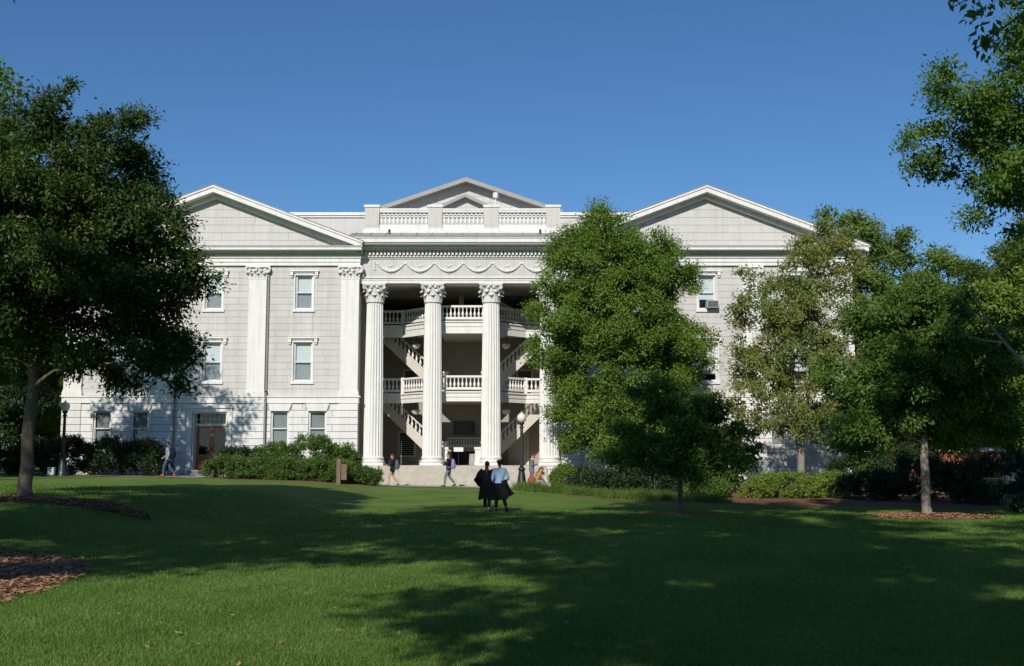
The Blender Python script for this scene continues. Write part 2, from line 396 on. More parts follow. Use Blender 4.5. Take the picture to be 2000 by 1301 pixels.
def window(x0, x1, z0, z1, yw, hood=True, sill=True, blind='half', split=0.5, fw=0.055, lintel=False):
    """sash window set in an opening; yw = wall face"""
    yf = yw + 0.09; fr = MB()
    fr.box(x0, x0+fw, yf, yf+.12, z0, z1).box(x1-fw, x1, yf, yf+.12, z0, z1).box(x0+fw, x1-fw, yf, yf+.12, z1-fw, z1).box(x0+fw, x1-fw, yf, yf+.12, z0, z0+fw)
    wn = bpart(fr, 'window', M['white'])
    zs = z0 + (z1-z0)*split; a, b = x0+fw, x1-fw; s = 0.045
    for k, (c, d, yy) in enumerate(((zs-.03, z1-fw, yf+.03), (z0+fw, zs+.03, yf+.07))):
        sh = MB().box(a, a+s, yy, yy+.035, c, d).box(b-s, b, yy, yy+.035, c, d).box(a+s, b-s, yy, yy+.035, d-s, d).box(a+s, b-s, yy, yy+.035, c, c+s)
        bpart(sh, 'sash', M['white'], wn)
        bpart(MB().box(a+s, b-s, yy+.012, yy+.02, c+s, d-s), 'pane', M['glass'], wn)
    if blind:
        lo = {'half': zs, 'full': z0+.1, 'low': z0+.10+.5*random.Random(int(x0*31+z0*7)).random()}.get(blind, zs)
        bm_ = MB(); zz = z1-fw-.02; step = .055 if blind == 'full' else 5
        mm = M['blindgrey'] if blind == 'full' else M['blind']
        if blind == 'full':
            while zz > lo: bm_.box(a+.02, b-.02, yf+.20, yf+.215, zz-.047, zz); zz -= step
        else: bm_.box(a+.02, b-.02, yf+.17, yf+.18, lo, zz)
        bpart(bm_, 'blind', mm, wn)
    if blind == 'half': bpart(MB().box(a+.02, b-.02, yf+.20, yf+.21, z0+.08, zs-.005), 'lower_blind', M['blindmid'], wn)
    if sill: bpart(MB().box(x0-.12, x1+.12, yw-.09, yw+.09, z0-.15, z0-.002), 'sill', M['white'], wn)
    if hood:
        bpart(MB().box(x0-.06, x1+.06, yw-.10, yw+.085, z1+.13, z1+.20).box(x0-.02, x1+.02, yw-.05, yw+.085, z1+.002, z1+.128).box(x0-.33, x1+.33, yw-.19, yw+.05, z1+.202, z1+.275), 'hood', M['white'], wn)
        for cx in (x0-.2, x1+.2):
            br = MB().prism([(cx-.09, z1-.02), (cx+.09, z1-.02), (cx+.09, z1+.20), (cx-.09, z1+.20)], yw-.16, yw-.002)
            br.prism([(cx-.07, z1-.12), (cx+.07, z1-.12), (cx+.07, z1-.022), (cx-.07, z1-.022)], yw-.09, yw-.002)
            bpart(br, 'bracket', M['white'], wn)
        bpart(MB().box(x0-.075, x0-.002, yw-.03, yw+.085, z0, z1+.0).box(x1+.002, x1+.075, yw-.03, yw+.085, z0, z1), 'casing', M['white'], wn)
    if lintel:
        bpart(MB().prism([(x0-.02, z1), (x1+.02, z1), (x1+.17, z1+.41), (x0-.17, z1+.41)], yw-.065, yw+.07), 'flat_arch', M['rust'], wn)
    return wn

# --- acanthus leaf and capital
def leafcurl(mb, ang, r0, z0, h, wd, out, c=(0,0,0), flat=False):
    n = 6; rows = []
    for i in range(n+1):
        t = i/n
        rr = r0 + 0.06*t + out*max(0, (t-0.55)/0.45)**1.5
        zz = z0 + h*(t if t < .85 else .85 - (t-.85)*1.4)
        ww = wd*(0.75+0.5*math.sin(t*math.pi))*(1 if t < .8 else 1-(t-.8)*2.2)
        rows.append((rr, zz, ww))
    v = []; f = []
    ca, sa = math.cos(ang), math.sin(ang)
    for rr, zz, ww in rows:
        for u, dr in ((-1, -.03), (-.45, .025), (0, .055), (.45, .025), (1, -.03)):
            x, y = rr+dr, u*ww/2
            v.append((c[0]+x*ca-y*sa, c[1]+x*sa+y*ca, c[2]+zz))
    for i in range(n):
        for k in range(4): f.append((i*5+k, i*5+k+1, (i+1)*5+k+1, (i+1)*5+k))
    mb.add(v, f)
def capital_mesh(r, h, half):
    mb = MB()
    mb.lathe([(r*.99, -.03), (r*1.09, -.01), (r*1.09, .05), (r*.97, .07), (r*.95, h*.35), (r*1.0, h*.7), (r*1.2, h*.86), (r*1.22, h*.88)], 24)
    for k in range(8): leafcurl(mb, k*math.pi/4, r*.97, .06, h*.42, .34, .17)
    for k in range(8): leafcurl(mb, (k+.5)*math.pi/4, r*.97, .06, h*.72, .34, .24)
    for k in range(4):                        # corner volutes
        a = math.pi/4 + k*math.pi/2; d = Vector((math.cos(a), math.sin(a), 0))
        pts = []; rad = []
        for i in range(15):
            t = i/14
            if t < .5: q = d*(r*1.0 + t*2*(half*1.2-r)) + Vector((0,0,h*(.5+.36*(t*2)**.7)))
            else:
                th = (t-.5)*2*4.4; rr = .105*(1-(t-.5)*1.4)
                q = d*(half*1.2 + math.sin(th)*rr) + Vector((0,0,h*.86-.105 + math.cos(th)*rr))
            pts.append(q); rad.append(.065 if t < .5 else .05)
        mb.tube(pts, rad, 6)
    for k in range(4):                        # small inner helices and the flower
        a = k*math.pi/2; d = Vector((math.cos(a), math.sin(a), 0)); e = Vector((-d.y, d.x, 0))
        for s in (-1, 1): mb.ball(tuple(d*(half*.86)+e*s*.15+Vector((0,0,h*.80))), (.085, .085, .085), 8, 6)
        mb.ball(tuple(d*(half*.9)+Vector((0,0,h*.93))), .11, 8, 6)
    out = []                                   # abacus with hollow sides
    for k in range(4):
        a = k*math.pi/2
        for u in (-1, -.92, -.6, -.3, 0, .3, .6, .92):
            x = half*(1.0 if abs(u) > .9 else .86 + .12*u*u); y = u*half
            if u == -1: x = half*.94
            out.append((x*math.cos(a)-y*math.sin(a), x*math.sin(a)+y*math.cos(a)))
    mb.slab(out, h*.885, h*.94)
    mb.slab([(x*1.05, y*1.05) for x, y in out], h*.942, h)
    me = mb.mesh('capital', True)
    try: me.set_sharp_from_angle(angle=R(40))
    except Exception: pass
    return me
CAP = capital_mesh(.48, 1.04, .66)
def pilcap_mesh():
    mb = MB(); w2 = .5
    mb.box(-w2-.03, w2+.03, -.05, .12, 0, .06).prism([(-w2+.01, .06), (w2-.01, .06), (w2+.12, .66), (-w2-.12, .66)], -.02, .12)
    for x in (-.36, 0, .36):
        l = MB(); leafcurl(l, -math.pi/2, 0.03, .05, .36, .26, .14); mb.add([(p[0]+x, p[1]+.02, p[2]) for p in l.v], l.f)
    for x in (-.18, .18):
        l = MB(); leafcurl(l, -math.pi/2, 0.03, .05, .58, .26, .16); mb.add([(p[0]+x, p[1]+.02, p[2]) for p in l.v], l.f)
    for s in (-1, 1):
        pts = []; 
        for i in range(13):
            t = i/12; th = t*5.6; rr = .2*(1-t*.62)
            pts.append((s*(w2-.0 + .02 + math.sin(th)*rr*1.0), -.10-.04*t, .52 + math.cos(th)*rr))
        mb.tube(pts, [.075]*13, 6)
        pts = []
        for i in range(11):
            t = i/10; th = t*5.0; rr = .13*(1-t*.6)
            pts.append((s*(.17 - math.sin(th)*rr), -.08-.03*t, .54 + math.cos(th)*rr))
        mb.tube(pts, [.055]*11, 6)
    mb.ball((0, -.12, .68), (.13, .08, .11), 8, 6)
    mb.prism([(-w2-.16, .665), (w2+.16, .665), (w2+.2, .76), (-w2-.2, .76)], -.16, .12)
    me = mb.mesh('capital', True)
    try: me.set_sharp_from_angle(angle=R(40))
    except Exception: pass
    return me
PILCAP = pilcap_mesh()

YW = 63.0
SLOPE = 0.38
def wing(cx, inner):                           # inner = +1 when the porch lies to the right of the wing
    x0, x1 = cx-8.2, cx+8.2; depth = 14
    W3 = [(cx+o-.5, cx+o+.5, 9.92, 11.86) for o in (-5.1, 0, 5.1)]
    W2 = [(cx+o-.53, cx+o+.53, 5.85, 8.05) for o in (-5.1, 0, 5.1)]
    WG = [(cx+o-.5, cx+o+.5, 2.25, 4.19) for o in (-6, -3.9, 3.9, 6)]
    DO = (cx-.95, cx+.95, 0.95, 4.13)
    # upper wall
    up = bpart(backing(x0, x1, 5.04, 12.40, YW+.02, YW+.38, W3+W2), 'wall', M['joint'])
    PO = (-7.72, -2.5, 2.5, 7.72)              # pilaster centres
    edges = [PO[0]+.5, PO[1]-.5, PO[1]+.5, PO[2]-.5, PO[2]+.5, PO[3]-.5]
    hs = []
    for h in W3+W2: hs.append((h[0], h[1], h[2], h[3]))
    for a, b in zip(edges[::2], edges[1::2]):
        blocks(up, cx+a, cx+b, 5.06, 12.38, YW, .02, .368, 1.42, M['wall'], hs, phase=a)
    for o in PO:
        c = cx+o
        pl = bpart(MB().box(c-.5, c+.5, YW-.13, YW+.019, 5.36, 11.62), 'pilaster', M['white'])
        bpart(MB().box(c-.56, c+.56, YW-.18, YW+.018, 5.05, 5.24).box(c-.53, c+.53, YW-.155, YW+.018, 5.242, 5.358), 'pilaster_base', M['white'], pl)
        bpart(PILCAP, 'capital', M['white'], pl, loc=(c, YW-.10, 11.622))
    # ground storey
    lo = bpart(backing(x0-.04, x1+.04, -0.3, 4.63, YW-.045, YW+.38, WG+[(DO[0],DO[1],-0.3,DO[3])]), 'wall', M['rustjoint'])
    hs = WG+[(DO[0]-.30, DO[1]+.30, -0.3, DO[3]+.36)] + [(h[0]-.18, h[1]+.18, h[3], h[3]+.42) for h in WG]
    blocks(lo, x0-.04, x1+.04, 0.30, 4.62, YW-.085, .04, .392, 3.35, M['rust'], hs, gap=.034)
    bpart(MB().box(x0-.1, DO[0]-.302, YW-.14, YW-.047, -0.3, .29).box(DO[1]+.302, x1+.1, YW-.14, YW-.047, -0.3, .29), 'plinth', M['rust'])
    for o in PO:                               # pier strips under the pilasters
        c = cx+o
        pr = bpart(MB().box(c-.53, c+.53, YW-.10, YW-.05, 0.3, 4.62), 'pier', M['rustjoint'])
        blocks(pr, c-.55, c+.55, .30, 4.62, YW-.15, .06, .392, 3, M['rust'], (), gap=.034)
    bpart(MB().box(x0-.16, x1+.16, YW-.21, YW+.3, 4.95, 5.045).box(x0-.08, x1+.08, YW-.15, YW+.3, 4.66, 4.948).box(x0-.13, x1+.13, YW-.19, YW+.3, 4.63, 4.658), 'band_course', M['white'])
    for h in W3: window(*h, YW, blind=random.Random(int(h[0]*7)).choice(['half', 'low']))
    for h in W2: window(*h, YW, blind=random.Random(int(h[0]*9)).choice(['low', 'half']))
    for h in WG: window(*h, YW-.085, hood=False, blind='full', lintel=True)
    # doorway
    yd = YW+.55
    dj = MB().box(DO[0]-.02, DO[0]+.06, YW-.045, yd+.1, DO[2], DO[3]).box(DO[1]-.06, DO[1]+.02, YW-.045, yd+.1, DO[2], DO[3]).box(DO[0]+.06, DO[1]-.06, YW-.045, yd+.1, DO[3]-.08, DO[3]).box(DO[0]+.06, DO[1]-.06, yd-.04, yd+.08, 3.38, 3.50)
    dr = bpart(dj, 'doorway', M['white'])
    bpart(MB().box(DO[0]-.30, DO[0]-.022, YW-.16, YW-.02, DO[2]-.02, DO[3]+.001).box(DO[1]+.022, DO[1]+.30, YW-.16, YW-.02, DO[2]-.02, DO[3]+.001).box(DO[0]-.30, DO[1]+.30, YW-.165, YW-.02, DO[3]+.002, DO[3]+.22).box(DO[0]-.36, DO[1]+.36, YW-.26, YW-.02, DO[3]+.222, DO[3]+.36), 'door_surround', M['white'], dr)
    a, b = DO[0]+.06, DO[1]-.06; mid = (a+b)/2
    for c, d in ((a, mid-.004), (mid+.004, b)):
        lf = MB().box(c, c+.15, yd, yd+.05, DO[2]+.02, 3.376).box(d-.15, d, yd, yd+.05, DO[2]+.02, 3.376)
        for zz, ze in ((.97, 1.2), (1.62, 1.78), (3.2, 3.376)): lf.box(c+.15, d-.15, yd, yd+.05, zz, ze)
        lf.box(c+.15, d-.15, yd+.02, yd+.04, 1.2, 1.62).box(c+.22, d-.22, yd+.006, yd+.02, 1.27, 1.55)
        lv = bpart(lf, 'door', M['wood'], dr)
    for c, d in ((a, mid-.004), (mid+.004, b)): bpart(MB().box(c+.15, d-.15, yd+.015, yd+.03, 1.78, 3.2), 'door_pane', M['glass'], dr)
    for s in (-1, 1): bpart(MB().tube([(mid+s*.06, yd-.06, 1.95), (mid+s*.06, yd-.06, 2.2)], .014, 6).box(mid+s*.06-.012, mid+s*.06+.012, yd-.06, yd, 1.96, 1.985).box(mid+s*.06-.012, mid+s*.06+.012, yd-.06, yd, 2.165, 2.19), 'door_handle', M['black'], dr)
    bpart(MB().box(a, b, yd+.03, yd+.04, 3.5, DO[3]-.08), 'transom_pane', M['glass'], dr)
    tm = MB()
    for k in range(8): xx = a+(b-a)*k/7; tm.box(xx-.02, xx+.02, yd, yd+.03, 3.5, DO[3]-.08)
    tm.box(a, b, yd+.002, yd+.028, 3.74, 3.77); bpart(tm, 'transom_bars', M['white'], dr)
    for k in range(3):
        bpart(MB().box(DO[0]-.25-.03*k, DO[1]+.25+.03*k, YW-.5-.33*k, YW-.17-.33*k+(.72 if k == 0 else 0), -.3, .93-.17*k), 'door_step', M['concrete'], dr)
    # entablature
    xo = (0.8 if inner < 0 else 0.22) ; xa, xb = x0-(.8 if inner > 0 else .22), x1+(.22 if inner > 0 else .8)
    en = MB().box(x0-.06, x1+.06, YW-.15, YW+.3, 12.401, 12.60).box(x0-.10, x1+.10, YW-.20, YW+.3, 12.602, 12.66).box(x0-.08, x1+.08, YW-.18, YW+.3, 12.662, 12.82).box(x0-.13, x1+.13, YW-.25, YW+.3, 12.822, 12.91)
    en.box(x0-.06, x1+.06, YW-.14, YW+.3, 12.912, 13.08)
    en.box(x0-.12, x1+.12, YW-.28, YW+.3, 13.082, 13.20).box(xa, xb, YW-.78, YW+.3, 13.202, 13.36).box(xa-.05, xb+.05, YW-.84, YW+.3, 13.362, 13.40)
    bpart(en, 'entablature', M['white'])
    bpart(MB().box(xa-.07, xb+.07, YW-.86, YW-.1, 13.402, 13.43), 'flashing', M['roof'])
    # tympanum
    za = 16.9-.62; tri = [(SLOPE, 1, za+SLOPE*cx), (-SLOPE, 1, za-SLOPE*cx)]
    ty = bpart(MB().prism([(x0, 13.40), (x1, 13.40), (cx, za+.1)], YW+.02, YW+.3), 'wall', M['joint'])
    blocks(ty, x0, x1, 13.435, za, YW, .02, .44, 1.9, M['wall'], (), tri=tri)
    # raking cornice
    e0, e1 = cx-xa+.0, xb-cx
    def rake(d0, d1, yf, yb, name, m, ex=0.0):
        for s, e in ((-1, e0+ex), (1, e1+ex)):
            t0, t1 = 16.9-d0, 16.9-d1
            pl = [(cx, t1), (cx, t0), (cx+s*e, t0-SLOPE*e), (cx+s*e, t1-SLOPE*e)]
            if s > 0: pl = pl[::-1]
            bpart(MB().prism(pl, yf, yb), name, m)
    rake(-.03, .0, YW-.9, YW+depth, 'roof', M['roof'], .12)
    rake(.001, .13, YW-.86, YW+.2, 'raking_cornice', M['white'], .06)
    rake(.131, .40, YW-.80, YW+.2, 'raking_cornice', M['white'])
    rake(.401, .64, YW-.28, YW+.2, 'raking_cornice', M['white'])
    # side walls and back, closing the volume
    bpart(MB().box(x0, x0+.3, YW+.381, YW+depth, -.3, 13.3).box(x1-.3, x1, YW+.381, YW+depth, -.3, 13.3).box(x0+.3, x1-.3, YW+depth-.3, YW+depth, -.3, 13.3).box(x0+.3, x1-.3, YW+.4, YW+depth-.3, 13.0, 13.2), 'wall', M['wall'])
    bpart(MB().box(x0+.3, x1-.3, YW+2.2, YW+2.3, 0, 13), 'dark_backing', M['dark'])  # near-black sheet added behind the glass so the rooms look unlit
    for zz in (.9, 5.0, 9.1): bpart(MB().box(x0+.3, x1-.3, YW+.39, YW+2.2, zz-.2, zz), 'inner_floor', M['dark'])  # floors share the near-black that stands for unlit rooms
    # downspouts
    for o in ((-1.86, 3.13)[0:1] if inner < 0 else (-2.95+.0, 3.08-.0)):
        c = cx+(3.1 if o > 0 else -1.94)
        bpart(MB().box(c-.05, c+.05, YW-.12, YW-.021, 5.3, 12.38).box(c-.05, c+.05, YW-.30, YW-.215, .6, 5.3).box(c-.05, c+.05, YW-.3, YW-.13, 5.22, 5.34), 'downspout', M['pipe'])

wing(-16.85, 1); wing(11.0, -1)

# --- porch
PX = -2.85; IL, IR = -8.65, 2.80               # clear opening between the wings
FZ = 1.17; CY = 63.85; BW = 70.4
cols = [PX-4.98, PX-1.66, PX+1.66, PX+4.95]
sh = MB(); NF = 20; SEG = 7
def fl(k):
    t = (k % SEG)/SEG; return 0.0 if t < .13 else .135*math.sin((t-.13)/.87*math.pi)**.6
sprof = []
for i in range(15):
    t = i/14; r = .555 - .085*t**1.7; sprof.append((r, .55 + (10.42-FZ-.55)*t))
sh.lathe([(.575, .47), (.565, .53)] + sprof + [(.47, 10.46-FZ)], NF*SEG, flute=fl)
SHAFT = sh.mesh('column', False)
BASE = MB().slab([(-.64,-.64),(.64,-.64),(.64,.64),(-.64,.64)], 0, .16).lathe([(.60,.161),(.645,.19),(.655,.23),(.64,.27),(.59,.30),(.575,.33),(.585,.36),(.615,.375),(.625,.40),(.615,.43),(.585,.445),(.575,.475)], 40).mesh('base', True)
try: BASE.set_sharp_from_angle(angle=R(40))
except Exception: pass
for c in cols:
    co = bpart(SHAFT, 'column', M['white'], loc=(c, CY, FZ))
    bpart(BASE, 'base', M['white'], co, loc=(c, CY, FZ)); bpart(CAP, 'capital', M['white'], co, loc=(c, CY, 10.41))
# porch floor, steps
bpart(MB().box(IL, IR, 63.001, BW, FZ-.4, FZ-.002), 'porch_floor', M['steps'])
nst = 8; rs = FZ/7.0
for k in range(nst):
    zt = FZ - k*rs - (.001 if k else 0); y0 = 62.62-.33*k
    bpart(MB().box(-7.35, 2.7, y0, (63.0 if k == 0 else y0+.331), -0.6, zt), 'step', M['steps'])
bpart(MB().box(-8.62, -7.352, 62.0, 62.99, -.4, FZ-.01), 'cheek_block', M['rust'])
bpart(MB().box(1.9, 2.75, 60.1, 61.5, -.3, 1.0).box(1.84, 2.81, 60.04, 61.56, 1.002, 1.12), 'cheek_block', M['rust'])
# entablature
ar = MB().box(IL-.0, IR+.0, 63.25, 64.5, 11.452, 11.60).box(IL, IR, 63.22, 64.5, 11.602, 11.72).box(IL, IR, 63.15, 64.5, 11.722, 11.80)
ar.box(IL, IR, 63.25, 64.5, 11.802, 12.86).box(IL, IR, 63.17, 64.5, 12.862, 12.93).box(IL, IR, 63.10, 64.5, 12.932, 13.02)
ar.box(IL, IR, 63.22, 64.5, 13.022, 13.30).box(IL-.05, IR+.05, 62.92, 64.5, 13.302, 13.40).box(IL-.1, IR+.1, 62.80, 64.5, 13.402, 13.52)
ENT = bpart(ar, 'entablature', M['white'])
bpart(MB().box(IL-.05, IR+.05, 63.244, 63.25, 11.80, 12.86), 'frieze', M['wall'])
DEN = MB().box(-.06, .06, -.21, .06, 0, .24).mesh('dentil'); DEN.materials.append(M['white'])
for k in range(53): bpart(DEN, 'dentil', M['white'], ENT, loc=(IL+.16+k*.2135, 63.17, 13.04))
bpart(MB().box(IL-.4, IR+.4, 62.22, 64.5, 13.62, 13.86).box(IL-.45, IR+.45, 62.16, 64.5, 13.862, 13.93).box(IL-.36, IR+.36, 62.32, 64.5, 13.54, 13.618), 'cornice', M['white'])
bpart(MB().add([(IL-.48,62.12,13.932),(IR+.48,62.12,13.932),(IR+.48,63.15,14.30),(IL-.48,63.15,14.30),(IL-.48,62.12,13.965),(IR+.48,62.12,13.965),(IR+.48,63.15,14.33),(IL-.48,63.15,14.33)], [(0,3,2,1),(4,5,6,7),(0,1,5,4),(1,2,6,5),(2,3,7,6),(3,0,4,7)]), 'cornice_roof', M['roof'])
for k in range(14):
    xx = IL-.2+k*.86
    bpart(MB().add([(xx,62.10,13.968),(xx+.03,62.10,13.968),(xx+.03,63.14,14.335),(xx,63.14,14.335),(xx,62.10,14.0),(xx+.03,62.10,14.0),(xx+.03,63.14,14.365),(xx,63.14,14.365)], [(0,3,2,1),(4,5,6,7),(0,1,5,4),(1,2,6,5),(2,3,7,6),(3,0,4,7)]), 'roof_seam', M['roof'])
# garlands
def garland():
    mb = MB(); rr = random.Random(4)
    for i in range(19):
        t = -1+2*i/18; x = t*.76; z = -.42*(1-t*t) ; s = .055+.048*(1-abs(t))
        mb.ball((x, -s*.5, z), (s*1.05, s, s), 7, 5)
        if i % 2: mb.ball((x+rr.uniform(-.03,.03), -s*1.1, z+rr.uniform(-.03,.04)), s*.6, 6, 5)
    for s in (-1, 1): mb.ball((s*.79, -.03, .04), (.05, .04, .07), 7, 5)
    return mb.mesh('garland', True)
GAR = garland(); GAR.materials.append(M['white'])
ROS = MB().ball((0,-.02,0), (.06,.05,.06), 8, 5).ball((-.09,-.02,.01), (.06,.03,.04), 7, 5).ball((.09,-.02,.03), (.06,.03,.04), 7, 5).ball((.03,-.02,.07), (.03,.03,.05), 7, 5).mesh('rosette', True); ROS.materials.append(M['white'])
for k in range(6):
    c = -2.75 + (k-2.5)*1.655
    g = bpart(GAR, 'garland', M['white'], loc=(c, 63.243, 12.56)); bpart(ROS, 'rosette', M['white'], g, loc=(c, 63.243, 12.43))
dp = MB()
for k in range(7): dp.ball((0, -.03, -k*.075), (.06-.004*(k % 2), .045, .05), 7, 5)
DP = dp.mesh('drop', True); DP.materials.append(M['white'])
for c in (-7.83, 2.3): bpart(DP, 'garland_drop', M['white'], loc=(c, 63.243, 12.68))

# roof balustrade
def baluster_mesh(h, r, n=10):
    p = [(.62,0),(.62,.06),(.45,.08),(.55,.12),(.95,.24),(1.0,.30),(.85,.40),(.5,.55),(.38,.66),(.42,.74),(.62,.77),(.40,.80),(.45,.88),(.62,.93),(.62,1)]
    me = MB().lathe([(a*r, b*h) for a, b in p], n).mesh('baluster', True); me.materials.append(M['white'])
    try: me.set_sharp_from_angle(angle=R(45))
    except Exception: pass
    return me
BR = baluster_mesh(.74, .10)
YB = 63.55
pier = [(-8.42, -7.60), (-4.80, -4.00), (-1.60, -.78), (1.96, 2.76)]
BB = bpart(MB().box(-8.52, 2.86, YB-.30, YB+.30, 14.25, 14.50), 'balustrade', M['white'])
for a, b in pier:
    pr = bpart(MB().box(a, b, YB-.25, YB+.25, 14.502, 15.86), 'pier', M['wall'], BB)
    bpart(MB().box(a-.05, b+.05, YB-.30, YB+.30, 15.862, 16.0), 'pier_cap', M['white'], BB); bpart(MB().box(a-.04, b+.04, YB-.29, YB+.29, 14.503, 14.62), 'pier_foot', M['white'], BB)
    bpart(MB().box(a+.1, b-.1, YB-.265, YB-.252, 14.8, 15.7), 'pier_panel', M['wall'], BB)
for (a, b), (c, d) in zip(pier, pier[1:]):
    bpart(MB().box(b+.001, c-.001, YB-.17, YB+.17, 14.502, 14.84), 'bottom_rail', M['white'], BB)
    bpart(MB().box(b+.001, c-.001, YB-.19, YB+.19, 15.58, 15.70).box(b+.001, c-.001, YB-.22, YB+.22, 15.702, 15.80), 'top_rail', M['white'], BB)
    nb = round((c-b)/.235)
    for k in range(nb): bpart(BR, 'baluster', M['white'], BB, loc=(b+(k+.5)*(c-b)/nb, YB, 14.84))
bpart(MB().tube([(-.98, 66, 15.2), (-.98, 66, 17.05)], .05, 8).lathe([(.14,0),(.17,.05),(.17,.32),(.12,.36)], 10, (-.98, 66, 17.0)), 'vent_pipe', M['white'])
for xx in (-6.95, 1.6): bpart(MB().box(xx-.06, xx+.06, 62.75, 62.9, 14.24, 14.42).ball((xx, 62.76, 14.40), .07, 8, 6), 'floodlight', M['black'])

# middle block behind the porch
bpart(MB().box(IL+.0, IR-.0, BW+.301, BW+9.5, -.3, 9.439).box(IL, IR, BW+.3, BW+9.5, 11.81, 16.4), 'wall', M['wall'])
bpart(MB().box(-14.5, 8.7, 69.0, 69.35, 12.0, 16.50), 'parapet', M['wall'])
bpart(MB().box(-14.5, 8.7, 68.9, 69.4, 16.502, 16.62).box(-14.5, 8.7, 68.82, 69.45, 16.622, 16.80), 'coping', M['white'])
bpart(MB().box(IL, IR, 64.5, 69.0, 13.3, 13.9), 'porch_roof', M['roof'])
def gable(cx, za, half, sl, yf, yb, over, t, wallz, wm):
    ty = bpart(MB().prism([(cx-half, wallz), (cx+half, wallz), (cx+half, za-t-sl*half), (cx, za-t), (cx-half, za-t-sl*half)], yf, yf+.3), 'gable_wall', M['joint'])
    blocks(ty, cx-half, cx+half, wallz, za-t, yf-.02, .02, .42, 2.0, wm, (), tri=[(sl, 1, za-t+sl*cx), (-sl, 1, za-t-sl*cx)])
    e = half+.35
    for s in (-1, 1):
        pl = [(cx, za-t), (cx, za), (cx+s*e, za-sl*e), (cx+s*e, za-t-sl*e)]
        bpart(MB().prism(pl[::-1] if s > 0 else pl, yf-over, yb), 'gable_roof', M['roof'])
gable(-3.02, 19.9, 6.0, .345, 73.0, 82, .8, .28, 15.0, M['wall'])
gable(-3.02, 18.55, 1.6, .47, 71.6, 73, .5, .22, 16.0, M['wall'])
bpart(MB().box(-11.0, 5.2, 73.35, 82, 14, 17.7), 'wall', M['wall'])

# porch interior
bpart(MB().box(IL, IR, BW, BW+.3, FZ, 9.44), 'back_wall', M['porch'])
bpart(MB().box(IL, IR, 79.7, 80, 9.44, 11.8).box(IL, IR, BW+.301, 79.7, 11.62, 11.8).box(IL-.2, IL-.001, BW+.301, 79.7, 9.3, 11.8).box(IR+.001, IR+.2, BW+.301, 79.7, 9.3, 11.8), 'added_recess', M['porch'])  # unseen deep recess, added so the top-storey opening falls dark
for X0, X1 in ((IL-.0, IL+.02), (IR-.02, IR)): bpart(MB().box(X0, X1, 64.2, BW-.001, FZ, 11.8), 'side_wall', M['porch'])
bpart(MB().box(IL, IR, 64.501, BW, 11.62, 11.8), 'ceiling', M['porchceil'])
BAL = baluster_mesh(.56, .085, 8)
LCX = PX
def balcony(zf, zb):
    yc, ysd = 64.75, 67.0
    pts = [(IL+.02, ysd), (-6.5, ysd), (-4.35, yc), (-1.35, yc), (.8, ysd), (IR-.02, ysd)]
    poly = [*pts, (IR-.02, 67.9), (-1.5, 67.9), (-1.5, BW-.002), (-4.2, BW-.002), (-4.2, 67.9), (IL+.02, 67.9)]
    sl_ = bpart(MB().slab(poly, zb+.10, zf), 'balcony', M['porchceil'])
    def band(o0, z0, z1, nm, m):               # front skin following the edge, o0 = how far it stands proud
        mb = MB(); n = len(pts)
        inn = pts; out = []
        for i, p in enumerate(pts):
            d0 = Vector(pts[i])-Vector(pts[i-1]) if i else Vector(pts[1])-Vector(pts[0])
            d1 = Vector(pts[i+1])-Vector(pts[i]) if i < n-1 else d0
            n0 = Vector((d0.y, -d0.x)).normalized(); n1 = Vector((d1.y, -d1.x)).normalized(); nn = (n0+n1).normalized(); k = o0/max(.3, nn.dot(n0))
            out.append((p[0]+(nn.x*k if 0 < i < n-1 else 0), p[1]+nn.y*k))
        for i in range(n-1):
            a, b, c, d = inn[i], inn[i+1], out[i+1], out[i]
            mb.slab([(d[0], d[1]), (c[0], c[1]), (b[0], b[1]+.02), (a[0], a[1]+.02)], z0, z1)
        return bpart(mb, nm, m, sl_)
    band(.06, zb, zf-.30, 'fascia', M['white']); band(.10, zf-.298, zf-.06, 'fascia', M['white']); band(.17, zf-.058, zf+.03, 'floor_edge', M['white'])
    # railing
    def bar(a, b, hw, z0, z1, nm):
        a = Vector(a); b = Vector(b); d = (b-a).normalized(); q = Vector((d.y, -d.x))*hw; a = a-d*.03; b = b+d*.03
        bpart(MB().slab([(a+q)[:], (b+q)[:], (b-q)[:], (a-q)[:]], z0, z1), nm, M['white'], sl_)
    for i in range(5):
        a, b = pts[i], pts[i+1]; L = (Vector(b)-Vector(a)).length
        bar(a, b, .07, zf+.12, zf+.26, 'bottom_rail'); bar(a, b, .085, zf+.82, zf+.94, 'top_rail')
        nb = max(2, round(L/.235))
        for k in range(nb):
            t = (k+.5)/nb; bpart(BAL, 'baluster', M['white'], sl_, loc=(a[0]+(b[0]-a[0])*t, a[1]+(b[1]-a[1])*t, zf+.26))
    for i in (1, 2, 3, 4):
        x, y = pts[i]; bpart(MB().box(x-.1, x+.1, y-.1, y+.1, zf+.03, zf+.97), 'rail_post', M['white'], sl_)
    return sl_
balcony(5.37, 4.82); balcony(9.44, 8.75)

